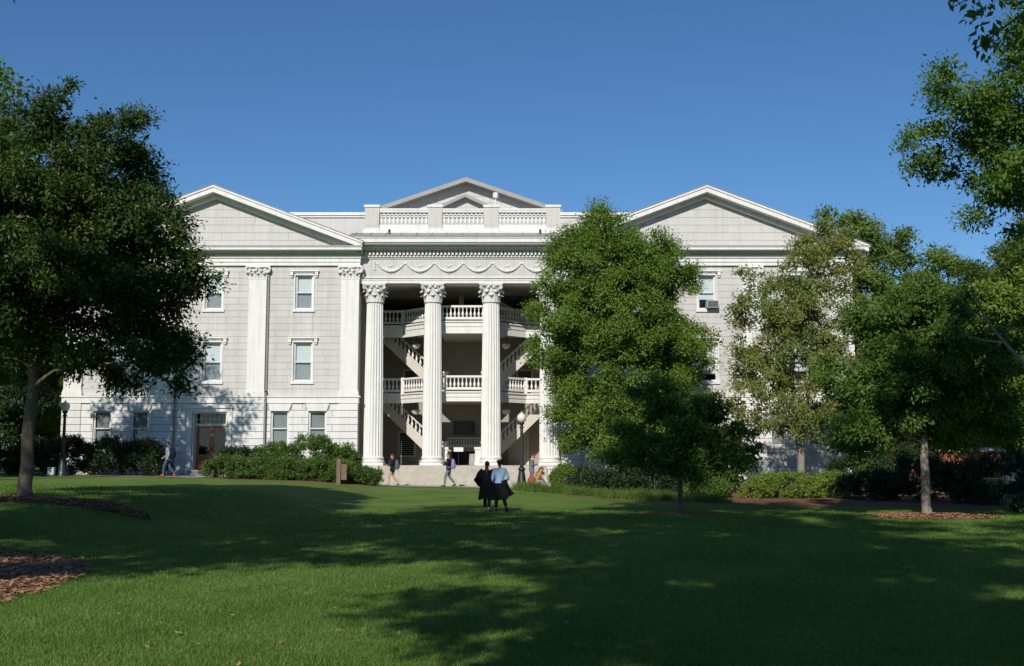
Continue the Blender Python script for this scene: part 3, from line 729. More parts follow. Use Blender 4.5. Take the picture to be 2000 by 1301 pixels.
def staircase(s, z0, z1, y0, y1):
    """flight climbing outwards: s=-1 to the left, +1 to the right"""
    xb = PX + s*1.15; xt = PX + s*5.6; n = 22; run = (xt-xb)/n; ri = (z1-z0)/n; k = (z1-z0)/(xt-xb)
    def strg(y):
        pl = [(xb, z0-.05), (xb, z0+.28), (xt, z1+.28), (xt, z1-.32), (xb+.35*s, z0-.05)]
        if s < 0: pl = pl[::-1]
        return MB().prism(pl[::-1], y-.04, y+.04)
    st = bpart(strg(y0), 'staircase', M['porchceil']); bpart(strg(y1), 'stringer', M['porchceil'], st)
    sf = [(xb+.35*s, z0-.05), (xt, z1-.30), (xt, z1-.24), (xb+.35*s, z0+.02)]
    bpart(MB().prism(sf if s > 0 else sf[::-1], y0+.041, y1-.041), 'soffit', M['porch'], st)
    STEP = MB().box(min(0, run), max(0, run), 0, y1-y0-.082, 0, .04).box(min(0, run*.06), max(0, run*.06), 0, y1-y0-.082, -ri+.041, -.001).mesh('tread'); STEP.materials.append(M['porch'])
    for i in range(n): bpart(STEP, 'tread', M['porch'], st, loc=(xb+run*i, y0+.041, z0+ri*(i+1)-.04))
    for y in (y0,):
        for za, zb_, hw in ((.30, .38, .06), (.92, 1.02, .07)):
            pl = [(xb, z0+za), (xt, z1+za), (xt, z1+zb_), (xb, z0+zb_)]
            bpart(MB().prism(pl if s > 0 else pl[::-1], y-hw, y+hw), 'handrail', M['white'], st)
        for i in range(19):
            x = xb + (xt-xb)*(i+.6)/19; bpart(BAL, 'baluster', M['white'], st, loc=(x, y, z0+k*(x-xb)+.36))
    bpart(MB().box(xb-.13, xb+.13, y0-.13, y0+.13, z0, z0+1.3).box(xb-.18, xb+.18, y0-.18, y0+.18, z0+1.302, z0+1.42), 'newel_post', M['white'], st)
    return st
for s in (-1, 1):
    staircase(s, FZ, 5.37, 68.0, 69.5); staircase(s, 5.37, 9.44, 68.0, 69.5)
for s in (-1, 1):                              # third-storey flight to the attic, seen only as a sloping soffit
    xb, xt = PX+s*4.4, PX+s*.9
    pl = [(xb, 9.44), (xb, 9.9), (xt, 12.0), (xt, 11.5)]
    if s > 0: bpart(MB().prism(pl, 69.0, 70.2), 'attic_stair', M['porchceil'])
bpart(MB().box(-3.3, -3.0, 69.4, 69.7, 9.44, 11.62), 'post', M['porchceil'])
# rear rail, rear steps, front pedestals
rr_ = bpart(MB().box(-4.0, -1.75, 69.6, 69.7, 2.75, 2.85).box(-4.0, -1.75, 69.6, 69.7, 2.02, 2.1), 'rear_railing', M['porchceil'])
for k in range(14): bpart(BAL, 'baluster', M['white'], rr_, loc=(-3.92+k*.16, 69.65, 2.15))
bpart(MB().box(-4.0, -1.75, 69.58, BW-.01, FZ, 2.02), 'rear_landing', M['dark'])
for k in range(5): bpart(MB().box(-2.6, -1.76, 69.3-.25*k, 69.579-.25*k if k == 0 else 69.549-.25*k, FZ, 2.0-.17*(k+1)+.02), 'rear_step', M['concrete'])
for xx in (-3.84, -1.93):
    bpart(MB().box(xx-.17, xx+.17, 64.4, 64.74, FZ, 2.06).box(xx-.22, xx+.22, 64.35, 64.79, 2.062, 2.2).box(xx-.21, xx+.21, 64.36, 64.78, FZ+.001, 1.35), 'pedestal', M['white'])
# doors and windows in the back wall
def backwin(x0, x1, z0, z1, nm='louvred_window'):
    o = bpart(MB().box(x0-.12, x0, BW-.06, BW-.002, z0-.1, z1+.12).box(x1, x1+.12, BW-.06, BW-.002, z0-.1, z1+.12).box(x0, x1, BW-.06, BW-.002, z1, z1+.12).box(x0, x1, BW-.06, BW-.002, z0-.1, z0), nm, M['porchceil'])
    bpart(MB().box(x0, x1, BW-.02, BW-.003, z0, z1), 'pane', M['dark'], o)
    n = int((z1-z0)/.12)
    for k in range(n): bpart(MB().box(x0, x1, BW-.045, BW-.022, z0+k*.12, z0+k*.12+.03), 'slat', M['blindgrey'], o)
backwin(-6.98, -6.1, 1.75, 3.15); backwin(.4, 1.2, 5.9, 7.0); backwin(-6.7, -5.9, 5.9, 7.0)
for x in (-.1,): 
    o = bpart(MB().box(x-.15, x, BW-.08, BW-.002, FZ, 3.3).box(x+1.0, x+1.15, BW-.08, BW-.002, FZ, 3.3).box(x, x+1.0, BW-.08, BW-.002, 3.17, 3.3), 'rear_doorway', M['porchceil'])
    bpart(MB().box(x, x+1.0, BW-.05, BW-.003, FZ, 3.17).box(x+.15, x+.85, BW-.062, BW-.051, 1.4, 2.1).box(x+.15, x+.85, BW-.062, BW-.051, 2.3, 3.0), 'rear_door', M['porchceil'], o)

# hanging lamps, notice board, sign
for i, (x, zt) in enumerate(((-5.75, 4.90), (-.35, 4.90), (-5.75, 8.84), (-.35, 8.84))):
    lab = ('lower', 'upper')[zt > 6]+' balcony, '+('by the stair flight nearer the big oak', 'by the stair flight nearer the evergreen')[x > -3]
    h = empty('hanging_lamp', (x, 67.35, zt), 'cream bowl lamp under the '+lab, 'lamp', 'bowl lamps under the porch balconies')
    MB().tube([(0,0,0), (0,0,-.42)], .015, 6).lathe([(.07,-.03),(.06,0)], 10).build('rod', M['black'], h)
    MB().lathe([(.03,-.75),(.12,-.72),(.22,-.62),(.26,-.50),(.26,-.46),(.08,-.42),(.03,-.40)], 16).build('bowl', M['globe'], h, True)
nb_ = empty('notice_board', (-2.98, BW-.05, 3.45), 'black directory board on the porch rear wall above the railing', 'notice board')
MB().box(-.66, .66, -.05, .045, -.40, .40).build('panel', M['board'], nb_)
lt = MB(); rr = random.Random(3)
for r_ in range(7):
    x = -.5 if r_ else -.3
    while x < (.2 if r_ % 3 else .45): l = rr.uniform(.05, .16); lt.box(x, x+l, -.056, -.051, .27-r_*.085, .27-r_*.085+.028); x += l+.04
lt.build('directory_lines', M['paleprint'], nb_)
sg = empty('small_sign', (-3.05, 64.6, FZ), 'small white placard on a thin stand between the two porch pedestals', 'sign')
MB().box(-.27, .27, -.02, .02, .78, 1.02).build('placard', M['white'], sg); MB().tube([(0,0.03,0), (0,0.03,.9)], .018, 6).lathe([(.16,0),(.14,.03)], 12).build('stand', M['black'], sg)
ac = empty('air_conditioner', (11.3, 62.75, 9.97), 'window air conditioner in the top-storey window of the gabled wing behind the rust-tinged tree', 'air conditioner')
MB().box(-.36, .30, -.18, .42, 0, .42).build('case', M['acgrey'], ac)
for k in range(7): MB().box(-.32, .26, -.20, -.181, .04+k*.05, .065+k*.05).build('vent_slat', M['black'], ac)

# ------------------------------------------------------------------ street furniture
def lamp_post(x, y, label):
    h = empty('lamp_post', (x, y, gz(x, y)-.02), label, 'lamp post', 'globe lamp posts')
    MB().lathe([(.30,0),(.30,.06),(.27,.09),(.24,.30),(.19,.62),(.15,.86),(.145,.92),(.19,.96),(.19,1.02),(.12,1.08),(.10,1.14)], 12).build('base', M['black'], h, True)
    MB().lathe([(.095,1.14),(.085,2.0),(.075,3.05)], 12, flute=lambda k: .12*(k % 2)).build('pole', M['black'], h)
    MB().lathe([(.075,3.05),(.12,3.08),(.12,3.12),(.08,3.15),(.08,3.22),(.13,3.27),(.15,3.33),(.10,3.37)], 12).build('collar', M['black'], h, True)
    MB().ball((0,0,3.58), (.235,.235,.25), 18, 12).lathe([(.04,3.82),(.05,3.85),(.02,3.90)], 8).build('globe', M['globe'], h, True)
    return h
lamp_post(.49, 57.4, 'black iron lamp post with cream globe in front of the porch steps')
lamp_post(-22.9, 57.8, 'black iron lamp post standing in the dark hedge behind the big oak')
ub = empty('utility_box', (-23.3, 57.4, gz(-23.3, 57.4)), 'small pale grey box beside the lamp post in the dark hedge', 'utility box')
MB().box(-.16,.16,-.12,.12,0,.42).build('case', M['acgrey'], ub); MB().box(-.18,.18,-.14,.14,.421,.47).build('lid', M['acgrey'], ub)
sp = empty('wooden_sign_post', (-8.55, 56.2, gz(-8.55, 56.2)), 'short weathered wooden post with a small tilted plaque in front of the low hedge', 'sign post')
MB().box(-.13,.07,-.09,.09,-.05,1.22).prism([(-.13,1.22),(.07,1.22),(.07,1.23),(-.03,1.27),(-.13,1.25)], -.09, .09).build('post', M['post'], sp)
MB().box(.072,.36,.0,.05,.22,.98).build('plaque', M['post'], sp)  # dark wood colour stands in for shade on the plaque face

# ------------------------------------------------------------------ people
SKIN = mat('skin', (0.50, 0.29, 0.20), 0.55, 0.05, 20); SKIND = mat('brown_skin', (0.20, 0.10, 0.065), 0.55, 0.05, 20)
CLOTH = {k: mat(k, c, 0.9, 0.12, 12, 0.3, 40, spec=0.06) for k, c in dict(black_cloth=(.010,.010,.012), navy_cloth=(.014,.018,.030), grey_cloth=(.16,.165,.18), blue_shirt=(.30,.42,.62),
    jeans=(.06,.09,.17), grey_hoodie=(.26,.28,.31), grey_leggings=(.16,.18,.20), rust_cloth=(.28,.085,.045), tan_cloth=(.40,.22,.09), purple_cloth=(.30,.20,.38), red_shoe=(.48,.03,.04), white_cloth=(.7,.7,.68), pale_jeans=(.22,.28,.34),
    dark_hair=(.018,.012,.010), brown_hair=(.085,.035,.018), red_hair=(.20,.06,.025), sole=(.5,.5,.5), denim_grey=(.10,.11,.12)).items()}
def skinmesh(verts, edges, sub=1, root=0):
    """verts: list of (pos, radius or (rx,ry))"""
    me = bpy.data.meshes.new('t'); me.from_pydata([v[0] for v in verts], edges, [])
    o = bpy.data.objects.new('t', me); COL.objects.link(o)
    o.modifiers.new('s', 'SKIN'); sv = me.skin_vertices[0].data
    for i, v in enumerate(verts):
        r = v[1]; sv[i].radius = r if hasattr(r, '__len__') else (r, r); sv[i].use_root = (i == root)
    m2 = o.modifiers.new('d', 'SUBSURF'); m2.levels = sub; m2.render_levels = sub
    dg = bpy.context.evaluated_depsgraph_get(); ev = o.evaluated_get(dg)
    out = bpy.data.meshes.new_from_object(ev); bpy.data.objects.remove(o); bpy.data.meshes.remove(me)
    mb = MB(); mb.v = [tuple(v.co) for v in out.vertices]; mb.f = [tuple(p.vertices) for p in out.polygons]; bpy.data.meshes.remove(out)
    return mb
def head_mb(c, yaw=0, pitch=0, s=1.0):
    """egg-shaped head with brow, nose, lips, chin, ears; looks along +Y before turning"""
    mb = MB(); n, m = 20, 16; v = []
    for i in range(m+1):
        t = math.pi*i/m
        for k in range(n):
            a = 2*math.pi*k/n; x, y, z = math.sin(t)*math.cos(a), math.sin(t)*math.sin(a), math.cos(t)
            j = max(0, -z); X = .073*x*(1-.28*j*j); Y = .094*y*(1-.12*j) + (.012*j if y > 0 else .0); Z = .118*z
            if y > .3:
                g = lambda u, w, su, sw: math.exp(-((x-u)/su)**2-((z-w)/sw)**2)
                Y += .024*g(0, -.14, .2, .16) + .010*g(0, .02, .16, .2) + .009*g(0, -.50, .3, .10) - .011*(g(.38, .08, .22, .12)+g(-.38, .08, .22, .12)) + .010*g(0, -.85, .35, .15) + .006*g(0, .25, .7, .1)
            v.append(Vector((X, Y, Z)))
    f = [(i*n+k, (i+1)*n+k, (i+1)*n+(k+1)%n, i*n+(k+1)%n) for i in range(m) for k in range(n)]
    h = MB(); h.add(v, f)
    for sx in (-1, 1): h.ball((sx*.076, -.008, -.005), (.012, .022, .032), 8, 6)
    Mx = Matrix.Translation(c) @ Matrix.Rotation(yaw, 4, 'Z') @ Matrix.Rotation(-pitch, 4, 'X') @ Matrix.Scale(s, 4)
    return [tuple(Mx @ Vector(p)) for p in h.v], h.f, Mx
def hand(mb, w, d, n, s=1.0, curl=.5):
    """palm and five fingers: w wrist, d pointing direction, n palm normal"""
    w = Vector(w); d = Vector(d).normalized(); n = Vector(n); n = (n-d*n.dot(d)).normalized(); u = d.cross(n)
    mb.tube([w-d*.02*s, w+d*.03*s, w+d*.085*s], [(.026*s, .02*s), (.038*s, .017*s), (.036*s, .014*s)], 8)
    for k, (o, L) in enumerate(((-.028, .062), (-.010, .072), (.010, .068), (.028, .052))):
        p0 = w+d*.075*s+u*o*s; p1 = p0+(d*math.cos(curl*.6)+n*math.sin(curl*.6))*L*.5*s; p2 = p1+(d*math.cos(curl*1.6)+n*math.sin(curl*1.6))*L*.5*s
        mb.tube([p0, p1, p2], [.0095*s, .009*s, .007*s], 6)
    p0 = w+d*.025*s-u*.028*s; p1 = p0+(d*.6-u*.7+n*.3).normalized()*.035*s; p2 = p1+(d*.9-u*.1+n*.5).normalized()*.03*s
    mb.tube([p0, p1, p2], [.012*s, .010*s, .008*s], 6)

def rings(mb, rr, n=18):
    v = []; 
    for c, rx, ry in rr:
        for k in range(n): a = 2*math.pi*k/n; v.append((c[0]+rx*math.cos(a), c[1]+ry*math.sin(a), c[2]))
    m = len(rr); mb.add(v, [(i*n+k, i*n+(k+1)%n, (i+1)*n+(k+1)%n, (i+1)*n+k) for i in range(m-1) for k in range(n)] + [tuple(range(n)), tuple(range((m-1)*n, m*n))])
    return mb
def person(label, x, y, rz, J, skin, wear, hair, head=(0, 0), z=None, sit=0):
    """J: joints in metres, facing +Y, x to the figure's right. wear: list of (name, kind, material)"""
    root = empty('person', (x, y, (gz(x, y)+.02 if z is None else z)), label, 'person', rz=rz)
    V = lambda k: Vector(J[k]); pel, chest, neck, hd = V('pel'), V('chest'), V('neck'), V('head')
    mid = (pel+chest)/2
    up = [(pel, (.15, .115)), (mid, (.13, .10)), (chest, (.165, .115)), (neck, .052), (hd-Vector((0,0,.06)), .05)]
    E_ = [(0,1),(1,2),(2,3),(3,4)]; verts = list(up)
    for s in ('l', 'r'):
        i = len(verts); verts += [(V('sh'+s), .062), (V('el'+s), .043), (V('wr'+s), .028)]; E_ += [(2,i),(i,i+1),(i+1,i+2)]
        i = len(verts); verts += [(V('hip'+s), .092), (V('kn'+s), .060), (V('an'+s), .040), (V('to'+s), (.038, .028))]; E_ += [(0,i),(i,i+1),(i+1,i+2),(i+2,i+3)]
    body = skinmesh(verts, E_, 1)
    hv, hf, Mx = head_mb(hd, head[0], head[1]); body.add(hv, hf)
    for s in ('l', 'r'):
        d = V('wr'+s)-V('el'+s); sg = 1 if s == 'l' else -1
        hand(body, V('wr'+s), d, Vector((sg*.9, .5, 0)), 1.0, .7)
    body.build('body', skin, root, True)
    ey = MB()
    for sx in (-1, 1): ey.ball(tuple(Mx @ Vector((sx*.03, .081, .012))), .010, 8, 6)
    ey.build('eyes', CLOTH['dark_hair'], root, True)
    for nm, kind, m in wear:
        mm = CLOTH[m]
        if kind in ('long', 'short'):
            vv = [(pel-(chest-pel)*(.28 if m != 'blue_shirt' else -.1), (.175, .138)), (mid, (.155, .122)), (chest, (.185, .135)), (chest+(neck-chest)*.62, .12), (neck+Vector((0,0,.0)), .062)]; ee = [(0,1),(1,2),(2,3),(3,4)]
            for s in ('l', 'r'):
                i = len(vv); end = V('el'+s)+(V('wr'+s)-V('el'+s))*(.93 if kind == 'long' else -.0)
                if kind == 'long': vv += [(V('sh'+s), .078), (V('el'+s), .058), (end, .043)]; ee += [(2,i),(i,i+1),(i+1,i+2)]
                else: vv += [(V('sh'+s), .078), (V('sh'+s)+(V('el'+s)-V('sh'+s))*.75, .066)]; ee += [(2,i),(i,i+1)]
            u = chest-pel; rings(skinmesh(vv, ee, 1), [(pel-u*(.32 if m != 'blue_shirt' else -.06), .172 if m == 'blue_shirt' else .182, .135), (pel-u*(.05 if m != 'blue_shirt' else -.14), .174, .133), (pel+u*.35, .158, .120), (pel+u*.75, .170, .120), (pel+u*1.02, .175, .115)]).build(nm, mm, root, True)
        elif kind in ('pants', 'shorts'):
            vv = [(pel+Vector((0,0,.0)), (.162, .128)), (pel+(chest-pel)*.33, (.150, .118))]; ee = [(0,1)]
            for s in ('l', 'r'):
                i = len(vv)
                if kind == 'pants': vv += [(V('hip'+s), .105), (V('kn'+s), .078), (V('an'+s)+Vector((0,0,.02)), .060)]; ee += [(0,i),(i,i+1),(i+1,i+2)]
                else: vv += [(V('hip'+s), .112), (V('hip'+s)+(V('kn'+s)-V('hip'+s))*.5, .105)]; ee += [(0,i),(i,i+1)]
            u = chest-pel; rings(skinmesh(vv, ee, 1), [(pel-u*.42, .168, .125), (pel-u*.15, .176, .131), (pel+u*.12, .168, .126), (pel+u*.3, .150, .114)]).build(nm, mm, root, True)
        elif kind == 'shoe':
            for s in ('l', 'r'):
                a, t = V('an'+s), V('to'+s); d = (t-a); back = a-Vector((d.x, d.y, 0)).normalized()*.05
                hl = Vector((back.x, back.y, a.z-.045)) if True else back
                MB().tube([hl, a+Vector((0,0,-.035)), a+d*.55+Vector((0,0,.0)), t+d.normalized()*.05], [(.036,.036), (.044,.052), (.046,.036), (.032,.022)], 8).build(nm, mm, root, True)
    # hair
    kind, hm = hair; mm = CLOTH[hm]; hb = MB(); n, mrows = 18, 9; v = []
    for i in range(mrows+1):
        t = (math.pi*.62)*i/mrows
        for k in range(n):
            a = 2*math.pi*k/n; xx, yy, zz = math.sin(t)*math.cos(a), math.sin(t)*math.sin(a), math.cos(t)
            lim = .35 if yy > .45 else -1
            if yy > .3: zz = max(zz, .30+.25*min(1, yy))
            elif abs(xx) > .6: zz = max(zz, -.15)
            v.append(tuple(Mx @ Vector((.083*xx, .104*yy-.004, .128*zz+.004))))
    hb.add(v, [(i*n+k, (i+1)*n+k, (i+1)*n+(k+1)%n, i*n+(k+1)%n) for i in range(mrows) for k in range(n)])
    if kind in ('pony', 'long'):
        q = [Mx @ Vector(p) for p in ((0, -.08, .03), (0, -.125, -.02), (0, -.13, -.14), (.01, -.12, -.28), (.0, -.115, -.40 if kind == 'long' else -.28))]
        hb.tube(q, [(.03, .03), (.045, .035), (.055, .032) if kind == 'long' else (.04, .03), (.05, .03) if kind == 'long' else (.03, .025), (.015, .012)], 8)
    hb.build('hair', mm, root, True)
    return root

def walk(h=1.7, stride=.28, lift=.1, armf=.18, elb=.0):
    k = h/1.7
    J = dict(pel=(0,0,.93), chest=(0,.01,1.26), neck=(0,.0,1.44), head=(0,.02,1.585),
        shl=(-.18,0,1.38), shr=(.18,0,1.38), ell=(-.23,-.12,1.12), elr=(.23,.06,1.11), wrl=(-.22,-.04,.90), wrr=(.21,armf+.1,.95),
        hipl=(-.09,0,.88), hipr=(.09,0,.88), knl=(-.09,.16,.50), knr=(.09,-.04,.49), anl=(-.09,stride,.09), anr=(.09,-stride-.12,.09+lift), tol=(-.10,stride+.15,.045), tor=(.10,-stride-.0,.03+lift*.4))
    return {a: (p[0]*k, p[1]*k, p[2]*k) for a, p in J.items()}
def backpack(x, y, z, rz, label, m, off=(0, -.21, 1.17)):
    b = empty('backpack', (x, y, z), label, 'backpack', 'backpacks worn by students', rz=rz)
    mb = MB(); 
    for (a, wd, dp) in ((-.26, .13, .07), (-.20, .155, .10), (0, .16, .11), (.14, .15, .095), (.22, .11, .06), (.25, .05, .03)): pass
    prof = [(-.26, .13, .07), (-.20, .155, .10), (0, .16, .11), (.14, .15, .095), (.22, .11, .06), (.25, .05, .03)]
    v = []; n = 12
    for a, wd, dp in prof:
        for k in range(n):
            t = 2*math.pi*k/n; c_, s_ = math.cos(t), math.sin(t); q = 2.6
            v.append((off[0]+wd*math.copysign(abs(c_)**(2/q), c_), off[1]+dp*math.copysign(abs(s_)**(2/q), s_)-.02, off[2]+a))
    f = [(i*n+k, i*n+(k+1)%n, (i+1)*n+(k+1)%n, (i+1)*n+k) for i in range(5) for k in range(n)] + [tuple(range(n-1,-1,-1)), tuple(range(5*n, 6*n))]
    mb.add(v, f); mb.build('bag', CLOTH[m], b, True)
    MB().ball((off[0], off[1]-.13, off[2]-.09), (.12,.045,.10), 10, 7).build('front_pocket', CLOTH[m], b, True)
    for s in (-1, 1):
        MB().tube([(s*.10, off[1]+.06, off[2]+.20), (s*.12, .0, off[2]+.315), (s*.125, .155, off[2]+.20), (s*.13, .16, off[2]+.02), (s*.15, .04, off[2]-.14), (s*.13, off[1]+.05, off[2]-.20)], [(.025,.012)]*6, 6).build('strap', CLOTH[m], b, True)
    return b
L90 = R(90)                                    # facing -X (walking left)
px_, py_ = -17.35, 57.2
person('young man walking with grey hoodie, blue jeans and bright red shoes', px_, py_, L90, walk(1.74, .20, .02), SKIN,
    [('hoodie', 'long', 'grey_hoodie'), ('jeans', 'pants', 'jeans'), ('shoe', 'shoe', 'red_shoe')], ('short', 'dark_hair'), (0, .1))
backpack(px_, py_, gz(px_, py_)+.04, L90, 'dark backpack on the man in the grey hoodie', 'navy_cloth')
px_, py_ = -6.15, 58.4
J = walk(1.60, .20, .04); J.update(ell=(-.22,.02,1.05), elr=(.22,.04,1.05), wrl=(-.12,.24,1.05), wrr=(.08,.26,1.05))
person('woman in dark top and black shorts walking past the steps with bare legs', px_, py_, L90, J, SKIN,
    [('top', 'long', 'navy_cloth'), ('shorts', 'shorts', 'black_cloth'), ('shoe', 'shoe', 'grey_cloth')], ('short', 'red_hair'), (0, .35))
backpack(px_, py_, gz(px_, py_)-.06, L90, 'grey backpack on the woman in black shorts', 'denim_grey')
px_, py_ = -3.25, 58.2
J = walk(1.72, .20, .05); J.update(ell=(-.24,.05,1.12), wrl=(-.08,.22,1.30), elr=(.23,.08,1.10), wrr=(.12,.30,1.18))
person('woman in dark jacket and grey leggings walking with one hand raised to her face', px_, py_, L90, J, SKIN,
    [('jacket', 'long', 'navy_cloth'), ('leggings', 'pants', 'grey_leggings'), ('shoe', 'shoe', 'black_cloth')], ('pony', 'brown_hair'), (0, .1))
backpack(px_, py_, gz(px_, py_)+.02, L90, 'purple backpack on the woman in grey leggings', 'purple_cloth')
pp = empty('paper_sheets', (-3.62, 58.15, gz(-3.62, 58.15)+.98), 'white sheets of paper carried by the woman in grey leggings', 'papers')
MB().slab([(-.17,-.12),(.12,-.14),(.13,.1),(-.14,.12)], 0, .012).build('sheet', CLOTH['white_cloth'], pp)

# graduates
def gown(J, sleeves=True, hem=.42, flare=(0, 0)):
    mb = MB(); n = 28; rows = []
    cz = J['chest'][2]; nz_ = J['neck'][2]; v = []
    prof = [(nz_-.005, .066, .066), (nz_-.045, .115, .085), (cz+.125, .195, .105), (cz+.06, .225, .13), (cz-.05, .225, .145), (cz-.2, .23, .155)]
    for q in range(7): t = (q+1)/7; prof.append((cz-.2-(cz-.2-hem)*t, .23+.06*t, .155+.08*t))
    for i, (z, wx, wy) in enumerate(prof):
        t = max(0, (cz+.1-z)/(cz+.1-hem))
        for k in range(n):
            a = 2*math.pi*k/n; pl = 1+.09*t*math.sin(a*9+1.3*math.sin(t*3))+.05*t*math.sin(a*4+2)
            v.append((J['chest'][0]+wx*pl*math.cos(a)+flare[0]*t**2, J['chest'][1]*(1-t)+wy*pl*math.sin(a)+flare[1]*t**2, z+.03*t*math.sin(a*3+.5)))
    mb.add(v, [(i*n+k, (i+1)*n+k, (i+1)*n+(k+1)%n, i*n+(k+1)%n) for i in range(12) for k in range(n)])
    mb.add([v[k] for k in range(n)]+[(J['neck'][0], J['neck'][1], J['neck'][2]-.03)], [(k, (k+1)%n, n) for k in range(n)])
    return mb
J = walk(1.72, .16, .03); J.update(ell=(-.34,-.02,1.12), wrl=(-.18,.17,1.02), elr=(.33,-.0,1.12), wrr=(.2,.17,1.02))
gx, gy = -.86, 39.2
p = person('graduate in a full black gown with brown ponytail and grey trainers, back turned', gx, gy, R(-6), J, SKIN,
    [('trousers', 'pants', 'black_cloth'), ('shoe', 'shoe', 'grey_cloth')], ('long', 'brown_hair'), (R(-8), 0))
gown(J).build('gown', CLOTH['black_cloth'], p, True)
for s in ('l', 'r'):
    sg = -1 if s == 'l' else 1; a = Vector(J['sh'+s]); b = Vector(J['el'+s]); c = Vector(J['wr'+s])
    MB().tube([a+Vector((-sg*.05,0,.02)), a+(b-a)*.5, b+Vector((0,0,-.03)), b+(c-b)*.55+Vector((0,0,-.07)), c+Vector((0,0,-.06))], [(.10,.10), (.115,.11), (.13,.14), (.12,.16), (.09,.15)], 12).build('sleeve', CLOTH['black_cloth'], p, True)
J = walk(1.76, .20, .06); J.update(knl=(-.10,.10,.51), anl=(-.12,.16,.09), tol=(-.13,.31,.045), knr=(.12,.02,.50), anr=(.20,-.30,.17), tor=(.22,-.20,.06), elr=(.30,-.02,1.13), wrr=(.24,.20,1.08), ell=(-.25,.0,1.12), wrl=(-.2,.15,.98))
mx_, my_ = -.42, 38.95
p = person('graduate in a light blue shirt and dark trousers wearing a black mortarboard', mx_, my_, R(4), J, SKIND,
    [('shirt', 'long', 'blue_shirt'), ('trousers', 'pants', 'black_cloth'), ('shoe', 'shoe', 'black_cloth')], ('short', 'dark_hair'), (R(6), 0))
hd = J['head']; cz = hd[2]+.085
cp = empty('mortarboard', (mx_, my_, gz(mx_, my_)+.02), 'black mortarboard cap on the head of the graduate in blue shirt', 'cap', rz=R(4))
MB().lathe([(.100,-.06),(.102,-.02),(.092,.035)], 16, (hd[0], hd[1]-.01, cz)).build('skull_cap', CLOTH['black_cloth'], cp, True)
bm0 = MB().slab([(-.155,0),(0,-.155),(.155,0),(0,.155)], 0, .012)
MB().add([tuple(Matrix.Rotation(R(-9), 4, 'Y') @ Matrix.Rotation(R(25), 4, 'Z') @ Vector(q) + Vector((hd[0]+.01, hd[1]-.01, cz+.035))) for q in bm0.v], bm0.f).build('board', CLOTH['black_cloth'], cp)
MB().tube([(hd[0]+.01,hd[1],cz+.052), (hd[0]+.13,hd[1]-.05,cz+.03), (hd[0]+.15,hd[1]-.06,cz-.1)], [.006,.006,.014], 5).build('tassel', CLOTH['black_cloth'], cp)
fg = empty('carried_gown', (mx_+.02, my_-.02, gz(mx_, my_)), 'black gown carried folded over the arm of the graduate in blue shirt, hem blown out', 'gown')
mb = MB(); n = 20; v = []
for i in range(11):
    t = i/10; z = 1.10-.62*t; cxx = .06+.06*t+.08*t**3; wx = .17+.10*t; wy = .15+.05*t
    for k in range(n):
        a = 2*math.pi*k/n; pl = 1+.07*math.sin(a*6+2*t)*t
        v.append((cxx+wx*pl*math.cos(a), .05+wy*pl*math.sin(a), z+(.16*t*t*math.cos(a) if math.cos(a) > 0 else -.05*t)+.02*math.sin(a*5)))
mb.add(v, [(i*n+k, (i+1)*n+k, (i+1)*n+(k+1)%n, i*n+(k+1)%n) for i in range(10) for k in range(n)] + [tuple(range(n))]); mb.build('cloth', CLOTH['black_cloth'], fg, True)

# man in grey suit, looking at a phone
J = dict(pel=(0,0,.95), chest=(0,.0,1.28), neck=(0,.03,1.47), head=(0,.08,1.60), shl=(-.19,0,1.40), shr=(.19,0,1.40), ell=(-.22,-.02,1.12), elr=(.22,.0,1.12), wrl=(-.12,.22,1.18), wrr=(.10,.24,1.20),
    hipl=(-.095,0,.90), hipr=(.095,0,.90), knl=(-.10,.03,.50), knr=(.10,.02,.50), anl=(-.10,0,.09), anr=(.11,-.03,.09), tol=(-.11,.15,.045), tor=(.12,.12,.045))
sx_, sy_ = 1.0, 57.6
p = person('man in a grey suit standing behind the lamp post, looking down at his hands', sx_, sy_, R(-80), J, SKIN,
    [('jacket', 'long', 'grey_cloth'), ('trousers', 'pants', 'grey_cloth'), ('shoe', 'shoe', 'black_cloth')], ('short', 'red_hair'), (0, .5))
MB().lathe([(.085,1.42),(.07,1.46),(.06,1.50)], 12, (0,.02,0)).build('collar', CLOTH['white_cloth'], p, True)
ph = empty('phone', (1.29, 57.55, gz(sx_, sy_)+1.24), 'small black phone held by the man in grey suit', 'phone'); MB().box(-.04,.04,-.05,.05,0,.012).build('body', M['black'], ph)
# crouching woman
J = dict(pel=(0,-.05,.34), chest=(0,.10,.66), neck=(0,.20,.84), head=(0,.27,.97), shl=(-.17,.14,.78), shr=(.17,.14,.78), ell=(-.21,.26,.52), elr=(.22,.26,.52), wrl=(-.10,.42,.34), wrr=(.12,.42,.32),
    hipl=(-.10,-.03,.32), hipr=(.10,-.03,.32), knl=(-.14,.34,.42), knr=(.14,.32,.40), anl=(-.12,.12,.09), anr=(.12,.10,.09), tol=(-.13,.26,.045), tor=(.13,.24,.045))
cx_, cy_ = 1.22, 56.6
p = person('red-haired woman crouching by the round boxwood in a tan and rust top', cx_, cy_, R(-75), J, SKIN,
    [('blouse', 'short', 'tan_cloth'), ('trousers', 'pants', 'pale_jeans'), ('shoe', 'shoe', 'black_cloth')], ('pony', 'red_hair'), (0, .3))
bgb = empty('shoulder_bag', (.98, 56.5, gz(.98, 56.5)+.05), 'rust brown shoulder bag beside the crouching woman', 'bag')
MB().ball((0,0,.32), (.22,.16,.30), 14, 9).build('bag', CLOTH['rust_cloth'], bgb, True)
MB().tube([(-.1,0,.55),(-.04,.02,.78),(.12,.05,.82),(.22,.03,.62)], .02, 6).build('strap', CLOTH['rust_cloth'], bgb, True)

